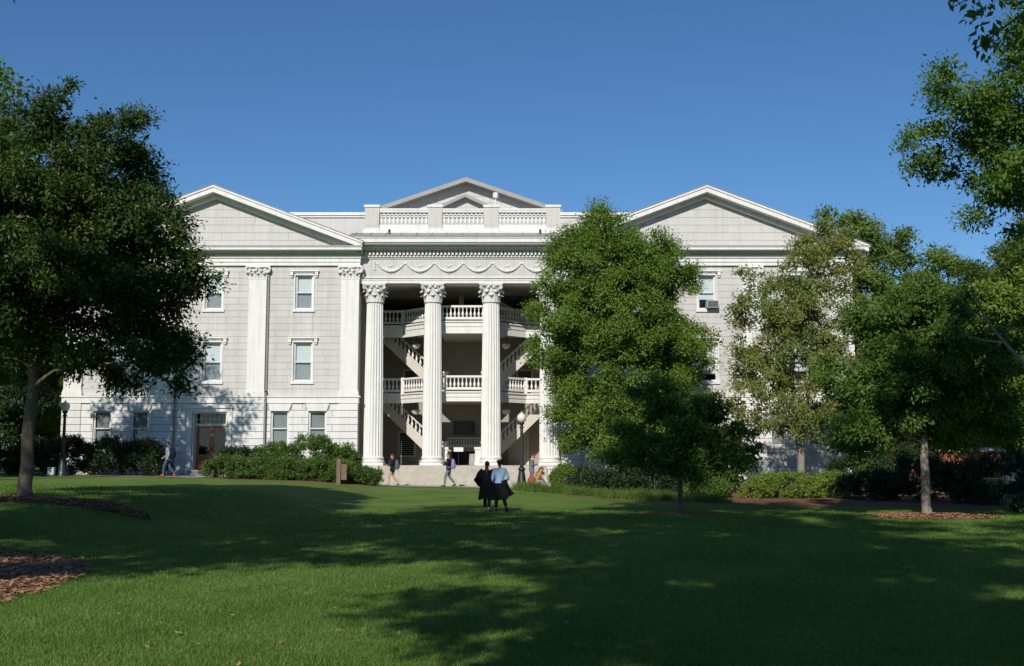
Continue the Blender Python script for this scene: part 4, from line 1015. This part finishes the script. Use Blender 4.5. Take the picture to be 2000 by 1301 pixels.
# ------------------------------------------------------------------ vegetation
def leaf_mesh(name, C, D, size, aspect, seed, tint, up=0.5, droop=0.25):
    """C centres (n,3), D preferred direction (n,3)"""
    r = np.random.default_rng(seed); n = len(C)
    d = D + r.normal(0, .7, (n, 3)); d[:, 2] -= droop; d /= np.linalg.norm(d, axis=1)[:, None]+1e-9
    nn = r.normal(0, .6, (n, 3)); nn[:, 2] += up*.7; nn += D*.6 + np.array([-sd.x, -sd.y, -sd.z])*.85   # leaves turn to the light
    nn -= d*np.sum(nn*d, axis=1)[:, None]; nn /= np.linalg.norm(nn, axis=1)[:, None]+1e-9
    s = np.cross(d, nn); L = size*r.uniform(.65, 1.3, (n, 1)); Wd = L*aspect
    v = np.empty((n, 4, 3)); v[:, 0] = C-d*L*.5; v[:, 2] = C+d*L*.5; m = C-d*L*.06+nn*L*.10
    v[:, 1] = m+s*Wd*.5; v[:, 3] = m-s*Wd*.5
    me = bpy.data.meshes.new(name); me.vertices.add(n*4); me.vertices.foreach_set('co', v.ravel())
    me.loops.add(n*4); me.loops.foreach_set('vertex_index', np.arange(n*4)); me.polygons.add(n)
    me.polygons.foreach_set('loop_start', np.arange(0, n*4, 4)); me.update(calc_edges=True)
    a = me.attributes.new('tint', 'FLOAT', 'FACE'); a.data.foreach_set('value', np.clip(tint, 0, 1).astype(np.float32))
    return me
def foliage(cl, per, size, aspect, seed, flat=.7, up=.5, droop=.25, name='crown'):
    """cl: list of (centre, radius, outward direction). Leaves packed near each cluster's skin"""
    r = np.random.default_rng(seed); C = []; D = []; T = []; S = []
    for c, rad, out in cl:
        k = max(4, int(per*rad*rad*r.uniform(.75, 1.25)))
        q = r.normal(0, 1, (k, 3)); q /= np.linalg.norm(q, axis=1)[:, None]
        rr = rad*(r.uniform(0, 1, (k, 1))**.55)*np.minimum(1.32, np.exp(r.normal(0, .2, (k, 1))))
        p = q*rr; p[:, 2] *= flat
        C.append(np.array(c)+p); D.append(q*.8+np.array(out)*.5); T.append(np.clip(r.normal(.45+r.normal(0, .13), .2, k), 0, 1))
        k2 = int(k*.16); q = r.normal(0, .42, (k2, 3))*rad; q[:, 2] *= flat; S.append(np.ones(k)); S.append(np.full(k2, 1.8))
        C.append(np.array(c)-np.array(out)*rad*.35+q); D.append(r.normal(0, .5, (k2, 3))); T.append(r.uniform(.1, .55, k2))  # inner fill leaves, shade put into their darker tint for a dark core
    C = np.concatenate(C); D = np.concatenate(D); T = np.concatenate(T); S = np.concatenate(S)
    return leaf_mesh(name, C, D, size*S[:, None], aspect, seed+1, T, up, droop)
def clusters(lobes, n, seed, rmin, rmax, inner=.35):
    r = random.Random(seed); out = []; wts = [l[3]*l[4]*l[5] for l in lobes]; tries = 0
    while len(out) < n and tries < n*30:
        tries += 1
        l = r.choices(lobes, wts)[0]; a = r.uniform(0, 6.283); cz = r.uniform(-1, 1); s = math.sqrt(1-cz*cz)
        q = Vector((s*math.cos(a), s*math.sin(a), cz)); rad = inner+(1-inner)*r.random()**.55
        wob = 1+.14*math.sin(a*3+l[0]*2)+.12*math.sin(cz*5+a*2)
        p = Vector((l[0]+q.x*l[3]*rad*wob, l[1]+q.y*l[4]*rad*wob, l[2]+q.z*l[5]*rad))
        out.append((p, r.uniform(rmin, rmax), q))
    return out
def wood(trunk_pts, trunk_r, targets, seed, limb_r, n=7, extra=()):
    """trunk polyline plus limbs grown towards targets from the nearest woody point below"""
    r = random.Random(seed); mb = MB(); pts = [Vector(p) for p in trunk_pts]
    fine = []; frad = []
    for i in range(len(pts)-1):
        for k in range(6): t = k/6; fine.append(pts[i].lerp(pts[i+1], t)); frad.append(trunk_r[i]+(trunk_r[i+1]-trunk_r[i])*t)
    fine.append(pts[-1]); frad.append(trunk_r[-1]); ph = r.uniform(0, 6)
    fine = [p+Vector((.014*math.sin(i*.8+ph), .014*math.cos(i*.7+ph), 0))*min(1, i/4) for i, p in enumerate(fine)]
    mb.tube(fine, frad, 12); nodes = [(p, q) for p, q in zip(fine, frad)][len(fine)//4:]
    for li, tg in enumerate(targets):
        tg = Vector(tg); best = min(nodes, key=lambda nd: (nd[0]-tg).length + 1.1*max(0, nd[0].z-tg.z+.25*math.hypot(nd[0].x-tg.x, nd[0].y-tg.y)))
        a = best[0]; L = (tg-a).length
        if L < .25: continue
        r0 = min(best[1]*.72, limb_r*(.35+L*.12)); k = max(3, int(L/.55)); pl = []
        for i in range(k+1):
            t = i/k; p = a.lerp(tg, t)+Vector((0, 0, .12*L*math.sin(t*math.pi)*(.5 if tg.z > a.z else -.2)))
            if 0 < i < k: p += Vector((r.uniform(-1,1), r.uniform(-1,1), r.uniform(-1,1)))*.05*min(L, 2)
            pl.append(p)
        rads = [max(.008, r0*(1-.82*i/k)) for i in range(k+1)]
        mb.tube(pl, rads, n if r0 > .06 else 4); nodes += list(zip(pl[1:], rads[1:]))
    for pl, rads in extra: mb.tube(pl, rads, 6)
    return mb
def tree(name, label, x, y, trunk_pts, trunk_r, lobes, ncl, rmin, rmax, per, size, aspect, leaf, bark, seed, limb_r=.16, group=None, inner=.35, flat=.7, up=.5, droop=.25, nlimb=60, extra=(), cat='tree'):
    t = empty(name, (x, y, gz(x, y)-.03), label, cat, group)
    cl = clusters(lobes, ncl, seed, rmin, rmax, inner); r = random.Random(seed+5)
    tg = sorted([c[0] for c in cl], key=lambda p: (p-Vector(trunk_pts[-1])).length)
    big = [Vector(l[:3]) for l in lobes]; tg = big+r.sample(tg, min(nlimb, len(tg)))
    tg = big+sorted(tg[len(big):], key=lambda p: math.hypot(p.x, p.y)+.3*abs(p.z-trunk_pts[-1][2]))
    w_ = wood(trunk_pts, trunk_r, tg, seed+9, limb_r, extra=extra).build('trunk', M[bark], t); smooth_angle(w_, 60)
    me = foliage(cl, per, size, aspect, seed+2, flat, up, droop); link('crown', me, M[leaf], t)
    return t
def copytree(t, x, y, rz, label, s=1.0, group=None):
    c = t.copy(); COL.objects.link(c); c.location = (x, y, gz(x, y)-.03); c.rotation_euler.z = rz; c.scale = (s, s, s); c['label'] = label
    if group: c['group'] = group
    for ch in t.children:
        d = ch.copy(); COL.objects.link(d); d.parent = c
    return c

# big oak on the left
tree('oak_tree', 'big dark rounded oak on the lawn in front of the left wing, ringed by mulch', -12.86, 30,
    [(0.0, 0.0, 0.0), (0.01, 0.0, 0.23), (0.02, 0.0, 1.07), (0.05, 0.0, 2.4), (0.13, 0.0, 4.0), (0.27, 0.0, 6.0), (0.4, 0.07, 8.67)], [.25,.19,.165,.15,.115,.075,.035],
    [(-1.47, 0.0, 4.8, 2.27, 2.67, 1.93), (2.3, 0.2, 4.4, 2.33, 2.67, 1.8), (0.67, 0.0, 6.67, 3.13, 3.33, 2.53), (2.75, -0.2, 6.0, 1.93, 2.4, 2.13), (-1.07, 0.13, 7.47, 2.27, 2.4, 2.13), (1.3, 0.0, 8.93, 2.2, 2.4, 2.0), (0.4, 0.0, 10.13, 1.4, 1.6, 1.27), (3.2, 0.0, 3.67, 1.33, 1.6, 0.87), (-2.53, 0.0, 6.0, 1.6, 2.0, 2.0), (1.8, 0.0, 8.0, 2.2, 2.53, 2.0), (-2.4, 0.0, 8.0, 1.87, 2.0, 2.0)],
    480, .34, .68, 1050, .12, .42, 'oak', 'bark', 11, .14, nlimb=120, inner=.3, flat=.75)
# broad evergreen by the porch
tree('evergreen_tree', 'tall broad yellow-green evergreen tree hiding the right end of the porch', 5.2, 55.6,
    [(0,0,0),(0,0,.5),(.05,0,2),(0,0,5),(-.1,0,9),(-.2,0,12.4)], [.30,.24,.21,.17,.10,.03],
    [(.45,0,3.2,3.6,3.4,2.3),(.15,0,6.0,4.1,3.6,2.8),(-.1,0,8.6,3.9,3.4,2.5),(.9,0,9.3,3.2,3,2.6),(-.1,0,10.9,3.4,3.0,2.2),(-.8,0,12.5,2.1,2,1.6),(1.5,0,11.6,1.9,1.9,1.3),(-.6,0,13.6,1.1,1.1,.9),(2.6,-.3,4.0,2.2,2.4,2.2),(-2.9,0,7.2,1.5,1.6,1.5),(-2.4,0,10.4,1.6,1.6,1.5),(-1.9,0,12.0,1.2,1.3,1.1),(2.6,0,10.6,1.5,1.5,1.3),(3.4,0,7.4,1.4,1.6,1.6)],
    560, .40, .85, 900, .125, .48, 'ever', 'barkpale', 23, .13, nlimb=90, inner=.45, flat=.8, up=.6, droop=.1)
# small dark tree on the lawn
EVG = [o for o in bpy.data.objects if o.name == 'evergreen_tree'][0]
copytree(EVG, -27.4, 67, 2.0, 'dense evergreen behind the outer end of the left wing', .72)
copytree(EVG, -36, 60, 4.0, 'dense evergreen furthest out beyond the left hedge', .7)
tree('young_oak_tree', 'small slim dark young tree in shade in front of the broad evergreen', 5.75, 38.9,
    [(0,0,0),(0,0,.3),(.0,0,1.4),(.02,0,2.6),(.05,0,4.4)], [.12,.095,.085,.07,.02],
    [(-.9,0,2.2,1.7,1.4,.7),(1.0,0,2.0,1.8,1.4,.8),(-.1,0,3.1,1.6,1.4,.8),(1.1,.2,3.5,.9,1.0,.7),(-.7,0,4.1,.9,1.0,.6),(2.2,0,2.7,.8,.9,.45),(-2.2,0,2.9,.7,.8,.5),(.2,-.3,1.5,1.4,1.2,.4)],
    150, .24, .52, 1500, .12, .48, 'young', 'bark', 31, .06, nlimb=50, inner=.3)
# rusty-tinged tree in front of the right wing
tree('maple_tree', 'airy tree with rust-tinged leaves before the corner of the right wing, shrub round its foot', 12.75, 50,
    [(0,0,0),(0,0,.4),(.0,0,1.6),(-.05,0,2.7),(-.3,0,5),(-.2,0,8),(.1,0,10.6)], [.22,.18,.165,.15,.11,.07,.02],
    [(-1.9,0,4.6,2.0,2.2,1.7),(1.4,0,5.0,2.2,2.2,2.0),(-.6,0,6.6,2.9,2.6,2.2),(1.2,0,7.8,2.0,2.2,2.0),(-1.5,0,8.6,1.6,1.7,1.8),(.4,0,9.9,1.8,1.8,1.7),(1.6,0,10.2,1.2,1.3,1.4),(-.2,0,3.4,2.4,2.0,1.0),(-2.2,0,10.0,.8,.9,1.1),(2.2,0,10.6,.9,1,1.3),(1.0,0,11.4,.9,1,1.0),(2.6,0,8.0,1.1,1.2,1.5),(2.6,0,11.2,.8,.9,1.0),(1.7,0,11.9,.7,.8,.8)],
    360, .30, .62, 700, .125, .46, 'maple', 'barkpale', 41, .10, nlimb=120, inner=.3, flat=.8,
    extra=[([(0,0,2.3),(.28,0,3.3),(.45,.1,4.8),(.6,.1,6.4)], [.11,.09,.07,.04])])
# lawn tree on the right
tree('lawn_tree', 'leafy deep green lawn tree with bare lower trunk in a mulch ring', 13.5, 37.1,
    [(0,0,0),(0,0,.3),(.0,0,1.4),(.0,0,2.4),(.05,0,4.4),(.1,0,6.6)], [.20,.15,.135,.12,.08,.02],
    [(-1.5,0,3.0,1.8,1.8,1.1),(1.5,0,3.2,1.8,1.8,1.2),(-.6,0,4.4,2.6,2.2,1.4),(1.3,0,5.0,2.0,1.8,1.4),(-.2,0,6.2,1.9,1.7,1.2),(.7,0,7.0,1.1,1.1,.9),(-2.2,0,2.3,1.1,1.2,.7)],
    270, .34, .68, 1050, .125, .48, 'young', 'barkpale', 53, .09, nlimb=80, inner=.3)
# foreground oak at right, its trunk out of view
tree('tall_oak_tree', 'tall bright green oak whose branches reach in high above the right lawn', 15.6, 26.2,
    [(0,0,0),(0,0,.5),(.0,0,2.5),(.1,0,5),(.1,0,8),(.2,0,12)], [.5,.4,.34,.30,.24,.1],
    [(-4.4,0,9.2,2.0,2.2,1.7),(-3.4,0,10.7,2.0,2.2,1.7),(-3.4,0,7.9,1.6,2.0,.9),(-2.4,0,9.4,2.4,2.4,2.0),(-1.6,0,11.6,2.8,2.8,2.2),(0,0,13.4,3.2,3.2,2.4),(-1.0,0,8.4,2.2,2.4,1.1),(3,0,11,3,3.4,3),(-4.9,0,9.6,1.1,1.3,1.2),(.5,0,9.5,3,3,2)],
    440, .32, .66, 1000, .11, .46, 'oakright', 'bark', 61, .18, nlimb=80, inner=.3, flat=.75)
# trees behind and beside the building
bgt = tree('background_tree', 'tall feathery green tree behind the outer corner of the right wing', 24.0, 74,
    [(0,0,0),(0,0,3),(.1,0,7),(0,0,13)], [.4,.3,.25,.08],
    [(0,0,7,5,4,3),(-1,0,10.5,4.5,4,3),(1.6,0,13,3.4,3,2.4),(-2.4,0,14.6,2.0,2,1.8),(3.6,0,9,3,3,3),(-.2,0,4,4.5,4,2)],
    270, .55, 1.1, 420, .21, .48, 'bgleaf', 'barkpale', 71, .14, group='trees round the building', nlimb=70)
bgt.scale = (1.12,)*3
copytree(bgt, 31.5, 66, 1.3, 'broad green tree behind the pale stone wall', 1.0)
copytree(bgt, 40, 80, 2.6, 'wide green tree beyond the red brick building corner', 1.1)
copytree(bgt, -37, 78, 4.0, 'tall green tree behind the big dark oak, at the far side of the left wing', 1.25)
copytree(bgt, -33, 63, 0.6, 'lower green tree beside the outer end of the left wing', .85)
copytree(bgt, -44, 66, 2.0, 'green tree standing furthest out beyond the left wing', 1.0)
copytree(bgt, -30, 60, 5.0, 'low green tree behind the outer end of the left hedge', .8)
copytree(bgt, 27.4, 62, 2.2, 'green tree between the right wing and the pale stone wall', .84)
copytree(bgt, 20.9, 58, 4.4, 'smaller green tree close to the outer corner of the right wing', .70)
copytree(bgt, 52, 92, 3.5, 'green tree at the back beyond the brick building', 1.2)
tree('ash_tree', 'lime-green tree beside the pale stone wall', 24.2, 49,
    [(0,0,0),(0,0,2),(-.1,0,4.5),(0,0,9)], [.26,.2,.15,.04],
    [(-2.4,0,4.2,1.8,2,1.3),(0,0,6.4,3,2.8,2),(-1.6,0,8.2,2.2,2,1.6),(1,0,9,2.4,2,1.6),(-3.2,0,6.6,1.6,1.6,1.2),(-.6,0,2.6,2.2,2,1.0),(-2.6,0,8.9,1.4,1.4,1.2)],
    210, .42, .8, 560, .17, .48, 'lime', 'barkpale', 83, .10, nlimb=70)
tree('bare_limbed_tree', 'small tree with long pale bare forked limb reaching past the lawn tree', 18.6, 34.2,
    [(0,0,0),(0,0,1.4),(-.1,0,2.6),(.1,0,4.4)], [.15,.12,.10,.03], [(1.0,0,4.6,1.8,1.6,1.1),(.2,0,5.4,1.2,1.2,.8),(1.6,0,3.6,1.2,1.2,.8)],
    60, .35, .6, 500, .13, .46, 'lime', 'barkpale', 87, .07, nlimb=24,
    extra=[([(-.05,0,2.0),(-1.4,-.1,3.2),(-2.9,-.2,4.5),(-3.7,-.2,5.4),(-4.2,-.2,6.1),(-4.5,-.2,6.9)], [.09,.08,.065,.05,.03,.01]), ([(-3.65,-.2,5.35),(-4.3,-.25,5.42),(-5.0,-.3,5.6)], [.04,.028,.008]), ([(-4.2,-.2,6.1),(-4.6,-.2,6.3),(-5.1,-.25,6.9)], [.02,.014,.005])])
tree('dogwood_tree', 'low dark spreading tree beside the hedge lamp post', -25.4, 55,
    [(0,0,0),(.05,0,.8),(.1,0,2)], [.12,.09,.06], [(0,0,3.4,2.6,2,1.2),(1.8,0,3.9,1.5,1.4,.8),(-1.8,0,3.2,1.8,1.6,1.2),(0,0,2.2,2,1.6,.9)],
    120, .36, .62, 700, .15, .48, 'darkleaf', 'bark', 91, .06, nlimb=50)

# shade trees round the near end of the lawn
shade = tree('shade_tree', 'tallest shade oak at the near end of the lawn', -1.2, -8.0,
    [(0,0,0),(0,0,.5),(0,0,4),(0,0,8),(0,0,13)], [.42,.34,.28,.24,.1],
    [(0,0,11,4.0,4.0,2.6),(-1.8,0,12.5,3.4,3.4,2.6),(.6,0,14.2,3.6,3.6,2.6),(0,1,16,2.4,2.4,1.8),(.4,-.5,9.6,2.4,2.4,1.2)],
    165, .5, .95, 165, .22, .55, 'oakright', 'bark', 101, .16, group='shade trees at the near end of the lawn', nlimb=60)
shade.scale = (1.35,)*3
SHADE = [(-11.6, 17.6, 2.0, .78, 'smallest shade oak at the near left edge of the lawn, standing in a mulch ring'), (7.6, -9.0, 1.9, 1.2, 'shade oak at the near end of the lawn, between two taller ones'),
         (9.8, 3.2, 3.0, 1.1, 'shade oak at the near right edge of the lawn, close to the tall bright oak'), (-15.8, 3.6, 4.2, 1.2, 'shade oak at the near left corner of the lawn'),
         (-11.4, .5, 5.6, 1.42, 'shade oak second from the near left corner of the lawn'), (-2.4, -1.6, 1.0, 1.66, 'very tall shade oak standing in the open at the near end of the lawn'),
         (-1.0, -4.6, .3, .82, 'smallest shade oak of the near group, under the very tall one'), (14.5, -6.0, 5.0, 1.4, 'wide shade oak at the near right corner of the lawn'), (-22.9, 47.6, 3.3, 1.0, 'airy oak rising behind the big dark oak, before the left hedge')]
for x, y, rz, s, lab in SHADE: copytree(shade, x, y, rz, lab, s)
# branch hanging in at the upper right
hb = empty('hanging_oak_branch', (8.6, 8.0, 0), 'dark leafy oak branch tips hanging against the sky high at the right', 'branch')
MB().tube([(1.2,-4.3,8.0),(.3,-1.5,8.2),(-1,2,7.7),(-2.2,4.6,6.95),(-2.8,5.6,6.55)], [.09,.07,.045,.02,.008], 6).tube([(-1,2,7.7),(-2.6,3.6,7.0),(-3.4,4.8,6.75)], [.03,.015,.006], 5).tube([(-1.6,3.3,7.3),(-1.9,5.5,6.5)], [.02,.006], 5).build('limb', M['bark'], hb)
cl = [(Vector(p), q, Vector((0,0,-1))) for p, q in (((-2.7,5.5,6.62),.25),((-2.35,5.3,6.6),.3),((-1.95,5.5,6.62),.28),((-3.4,4.7,6.85),.2),((-2.9,5.2,6.85),.25),((-2.2,4.8,6.9),.3),((-1.6,5.0,6.75),.3),((-1.3,4.6,6.9),.35))]
link('leaves', foliage(cl, 700, .10, .5, 7, .9), M['young'], hb)

# shrubs
def shrub(name, label, x, y, rx, ry, h, leaf, seed, per=600, size=.085, clip_=False, group=None, z=None, twig=True, n=None):
    t = empty(name, (x, y, gz(x, y)-.02 if z is None else z), label, 'shrub', group); r = random.Random(seed); cl = []
    nn = n or int(26+34*rx*ry*max(1, h))
    for i in range(nn):
        a = r.uniform(0, 6.283); cz = r.random(); s = math.sqrt(max(0, 1-(cz**(3 if clip_ else 1.6))**2)); k = .5+.5*r.random()**.5
        q = Vector((s*math.cos(a), s*math.sin(a), cz))
        cl.append((Vector((q.x*rx*k, q.y*ry*k, h*(.12+.80*cz*(.55+.45*k)))), r.uniform(.16, .30)*(1 if h < 1.6 else 1.25), q))
    st = MB()
    for i in range(9):
        c = cl[r.randrange(nn)][0]; st.tube([(c.x*.15, c.y*.15, 0), (c.x*.5, c.y*.5, c.z*.5), tuple(c)], [.025, .018, .006], 5)
    st.build('stems', M['bark'], t); link('foliage', foliage(cl, per, size, .5, seed+3, .85, .6, -.1), M[leaf], t)
    return t
lowh = [(-14.6, 57.9, 1.15), (-13.0, 57.6, .95), (-11.5, 57.4, .95), (-10.0, 57.3, .95), (-8.6, 57.6, .85)]
desc = ['nearest the wooden double doors', 'second from the wooden doors', 'middle of the row', 'second from the porch end', 'just behind the wooden sign post']
for i, (x, y, rx) in enumerate(lowh): shrub('hedge_shrub', 'clipped green hedge shrub in the low row, '+desc[i], x, y, rx, .75, 1.25, 'shrub', 200+i, clip_=True, group='low clipped hedge row', per=1900, n=80)
shrub('hedge_shrub', 'small clipped green shrub between the wooden sign post and the porch steps', -7.45, 58.0, .75, .6, .98, 'shrub', 206, clip_=True, group='low clipped hedge row', per=1900, n=60)
for i, (x, y, rx, h, lf, lab) in enumerate(((-12.6, 60.2, 1.5, 2.1, 'shrub', 'tall loose green bush under the paired ground windows'), (-10.6, 60.4, 1.6, 2.75, 'shrub', 'tallest loose green bush between ground window and porch'), (-9.2, 60.6, 1.1, 2.2, 'shrub', 'thin brownish-tipped green bush against the corner pier beside the porch'), (-14.6, 60.0, 1.2, 1.75, 'darkleaf', 'dark green bush beside the wooden double doors'))):
    shrub('bush', lab, x, y, rx, 1.1, h, lf, 220+i, per=1150, size=.11, n=95)
for i, (x, h, lab) in enumerate(((-19.3, 2.05, 'dark tall hedge bush at the door end of the left hedge'), (-21.2, 2.25, 'dark hedge bush beneath the ground window of the left wing'), (-23.2, 2.35, 'dark hedge bush behind the hedge lamp post'), (-25.3, 2.2, 'dark hedge bush beside the low spreading tree'), (-27.6, 2.4, 'dark hedge bush at the outer end of the left hedge'), (-29.8, 2.5, 'dark hedge bush beyond the outer end of the left wing'))):
    shrub('hedge_bush', lab, x, 59.6, 1.35, 1.1, h, 'darkleaf', 240+i, per=1150, size=.11, group='dark hedge before the left wing', n=95)
shrub('boxwood', 'round olive boxwood ball beside the porch steps', 2.62, 56.4, .74, .74, 1.3, 'ever', 260, clip_=True, per=1900, n=80)
shrub('azalea_bush', 'wide bright lime-green bush round the foot of the rust-tinged tree', 11.4, 47.6, 1.75, 1.1, 1.25, 'lime', 261, per=1500, n=130)
shrub('azalea_bush', 'smaller lime-green bush beside the trunk of the rust-tinged tree', 13.4, 47.9, 1.1, 1.0, 1.2, 'lime', 262, per=1500, n=80)
for i, (x, y, rx, h, lf, lab) in enumerate(((9.3, 52.5, 1.6, 2.3, 'shrub', 'leafy green bush between the broad evergreen and the lime bush'), (8.3, 48.3, 1.0, .9, 'shrub', 'low sprawling green shrub in the mulch beside the lime bush'), (6.6, 52.6, 1.7, 1.6, 'darkleaf', 'dark bush under the broad evergreen'), (3.9, 54.2, 1.3, 1.3, 'darkleaf', 'dark shrub between the boxwood ball and the evergreen trunk'), (15.4, 51, 1.6, 1.9, 'darkleaf', 'dark bush at the wall corner behind the rust-tinged tree'), (16.6, 45.5, 1.7, 2.2, 'darkleaf', 'dark bush behind the mulch ring of the lawn tree'), (18.9, 44.0, 1.8, 2.3, 'darkleaf', 'dark bush in the long bed, second from the lawn tree'), (21.4, 43.5, 1.7, 2.0, 'darkleaf', 'dark bush in the long bed in front of the pale wall'), (19.0, 54, 2.0, 2.4, 'darkleaf', 'tall dark bush beyond the outer corner of the right wing'), (18.2, 38.6, 1.2, .7, 'darkleaf', 'low dark ground shrub at the lawn edge beside the lawn tree'), (14.6, 46.8, 1.2, 1.5, 'darkleaf', 'dark shrub touching the smaller lime bush'))):
    shrub('bush', lab, x, y, rx, 1.15, h, lf, 270+i, per=1150, size=.11, n=90)

# things glimpsed beyond the right trees
bb = empty('brick_building', (34, 100, 0), 'low red brick building with white band glimpsed behind the right trees', 'building')
MB().box(-14, 22, 0, 12, -.5, 6.2).build('wall', M['brick'], bb); MB().box(-14.1, 22.1, -.12, 12, 2.2, 2.6).build('band', M['white'], bb); MB().box(-14.5, 22.5, -.5, 12.5, 6.21, 6.6).build('roof', M['roof'], bb)
for k in range(7):
    wv = MB().box(-11+k*4.5, -9.6+k*4.5, -.06, -.005, 2.9, 5.2).build('window', M['white'], bb); MB().box(-10.9+k*4.5, -9.7+k*4.5, -.09, -.062, 3.0, 5.1).build('pane', M['dark'], wv)
sw = empty('stone_wall', (21.6, 47.2, gz(21.6, 47.2)-.1), 'pale low stone wall end among the dark bushes at the right', 'wall')
MB().box(-1.0, 1.3, 0, .5, 0, 1.55).build('wall', M['stone'], sw); MB().box(-1.06, 1.36, -.06, .56, 1.551, 1.68).build('coping', M['stone'], sw)

# ------------------------------------------------------------------ grass, chips, fallen leaves
def in_bed(x, y, pad=.0): return any(((x-b[0])/(b[2]+pad))**2+((y-b[1])/(b[3]+pad))**2 < 1.02 for b in BEDS)
GM = leafmat('grass_blades', (0.065, 0.135, 0.018), (0.125, 0.225, 0.034), (0.22, 0.28, 0.08), 0.35, 0.6)
def blades(name, P, hgt, wid, seed, m, lean=.5):
    r = np.random.default_rng(seed); n = len(P); a = r.uniform(0, 6.283, n); h = hgt*r.uniform(.55, 1.25, n); l = r.normal(0, lean, (n, 2))*h[:, None]
    dx = np.cos(a)*wid/2; dy = np.sin(a)*wid/2; v = np.empty((n, 3, 3))
    v[:, 0] = P+np.stack([-dx, -dy, 0*dx-.01], 1); v[:, 1] = P+np.stack([dx, dy, 0*dx-.01], 1); v[:, 2] = P+np.stack([l[:, 0], l[:, 1], h], 1)
    me = bpy.data.meshes.new(name); me.vertices.add(n*3); me.vertices.foreach_set('co', v.ravel()); me.loops.add(n*3); me.loops.foreach_set('vertex_index', np.arange(n*3))
    me.polygons.add(n); me.polygons.foreach_set('loop_start', np.arange(0, n*3, 3)); me.update(calc_edges=True)
    t = me.attributes.new('tint', 'FLOAT', 'FACE'); t.data.foreach_set('value', np.clip(r.normal(.45, .22, n)+.16*np.sin(P[:, 0]*1.3+.7*np.sin(P[:, 1]*.8))*np.sin(P[:, 1]*.9+np.sin(P[:, 0]*.6))+.12*np.sin(P[:, 0]*4.1+P[:, 1]*1.7)*np.sin(P[:, 1]*3.3), 0, 1).astype(np.float32))
    return link(name, me, m)
rng = np.random.default_rng(5)
def gz_np(x, y):
    ri = np.interp(x, [p[0] for p in XR], [p[1] for p in XR]); w_ = np.clip((-x-5)/7, 0, 1); w_ = w_*w_*(3-2*w_); t = np.clip((y-36+24*w_)/(22-2*w_), 0, 1); s = t*t*(3-2*t)
    return -0.35+ri*s+.03*np.sin(x*.31+1.3)*np.sin(y*.23+.4)*np.minimum(1, np.where(y < 50, np.abs(y-2)/8, 1))
N = 300000; u = rng.random(N); yy = 7.5*(40/7.5)**(u**1.15); xx = rng.uniform(-.56, .56, N)*yy
keep = np.ones(N, bool)
for b in BEDS: keep &= ((xx-b[0])/b[2])**2+((yy-b[1])/b[3])**2 > .98
xx, yy = xx[keep], yy[keep]; zz = gz_np(xx, yy)
tag(blades('grass_blades', np.stack([xx, yy, zz], 1), (.032+.0008*yy), .0075+.0005*yy, 6, GM), 'short mown grass blades of the lawn', 'grass', kind='stuff')
# taller border grass between lawn and bed
P_ = []; 
for k in range(210):
    t = rng.random(); cxx = .3+t*8.0; cyy = 55.2-t*10.6+rng.normal(0, .45)+.5*math.sin(t*9); m_ = int(rng.integers(50, 150)*(1 if t < .75 else .5))
    sp_ = rng.uniform(.10, .26); bx = cxx+rng.normal(0, sp_, m_); by = cyy+rng.normal(0, sp_, m_); P_.append((np.stack([bx, by, gz_np(bx, by)], 1), np.full(m_, rng.uniform(.16, .44))))
BG = leafmat('border_grass', (0.06, 0.12, 0.02), (0.12, 0.20, 0.035), (0.22, 0.29, 0.08), 0.35, 0.6)
tag(blades('border_grass', np.concatenate([q[0] for q in P_]), np.concatenate([q[1] for q in P_]), .026, 8, BG, .6), 'fringe of long border grass between the lawn and the evergreen bed', 'grass', kind='stuff')
# mulch chips
def chips(name, b, n, size, seed, label):
    r = random.Random(seed); mb = MB()
    for i in range(n):
        a = r.uniform(0, 6.283); q = math.sqrt(r.random())*1.04; x = b[0]+b[2]*q*math.cos(a); y = b[1]+b[3]*q*math.sin(a)
        z = gz(x, y)+.02+(.03 if b[3] < 1.2 else .07)*max(0, 1-q*q); d = r.uniform(0, 6.283); L = size*r.uniform(.4, 1.5); w_ = L*r.uniform(.18, .4); t = r.uniform(-.35, .35)*L
        c_, s_ = math.cos(d), math.sin(d)
        mb.add([(x-c_*L+s_*w_, y-s_*L-c_*w_, z-t), (x+c_*L+s_*w_, y+s_*L-c_*w_, z+t+.01), (x+c_*L*.9-s_*w_, y+s_*L*.9+c_*w_, z+t+.015), (x-c_*L-s_*w_, y-s_*L+c_*w_, z-t+.012)], [(0,1,2,3)])
    tag(mb.build(name, M['chip']), label, 'mulch', kind='stuff')
chips('mulch_chips', BEDS[1], 9000, .05, 1, 'loose bark chips in the mulch ring of the near left oak')
chips('mulch_chips', BEDS[0], 6000, .06, 2, 'loose bark chips in the mulch ring of the big dark oak')
chips('mulch_chips', BEDS[2], 2500, .06, 3, 'loose bark chips in the mulch ring of the lawn tree')
DL = mat('dry_leaf', (0.34, 0.22, 0.10), 0.8, 0.3, 8)
LM = MB().add([(-.06,0,.004),(-.03,-.018,.012),(-.004,-.027,.022),(.014,-.014,.016),(.032,-.018,.02),(.062,.004,.03),(.03,.016,.012),(.008,.013,.006),(-.012,.026,.014),(-.036,.015,.008)], [(0,1,9),(1,2,8,9),(2,3,7,8),(3,4,6,7),(4,5,6)]).mesh('fallen_leaf'); LM.materials.append(DL)
r = random.Random(12)
for i in range(34):
    y = r.uniform(9.8, 19); x = r.uniform(-.45, .12)*y
    if in_bed(x, y): continue
    o = link('fallen_leaf', LM, None, None, (x, y, gz(x, y)+.035), r.uniform(0, 6)); o.scale = (r.uniform(.45, .95),)*3
    tag(o, 'dry tan fallen leaf on the open lawn', 'leaf', 'fallen leaves on the lawn')
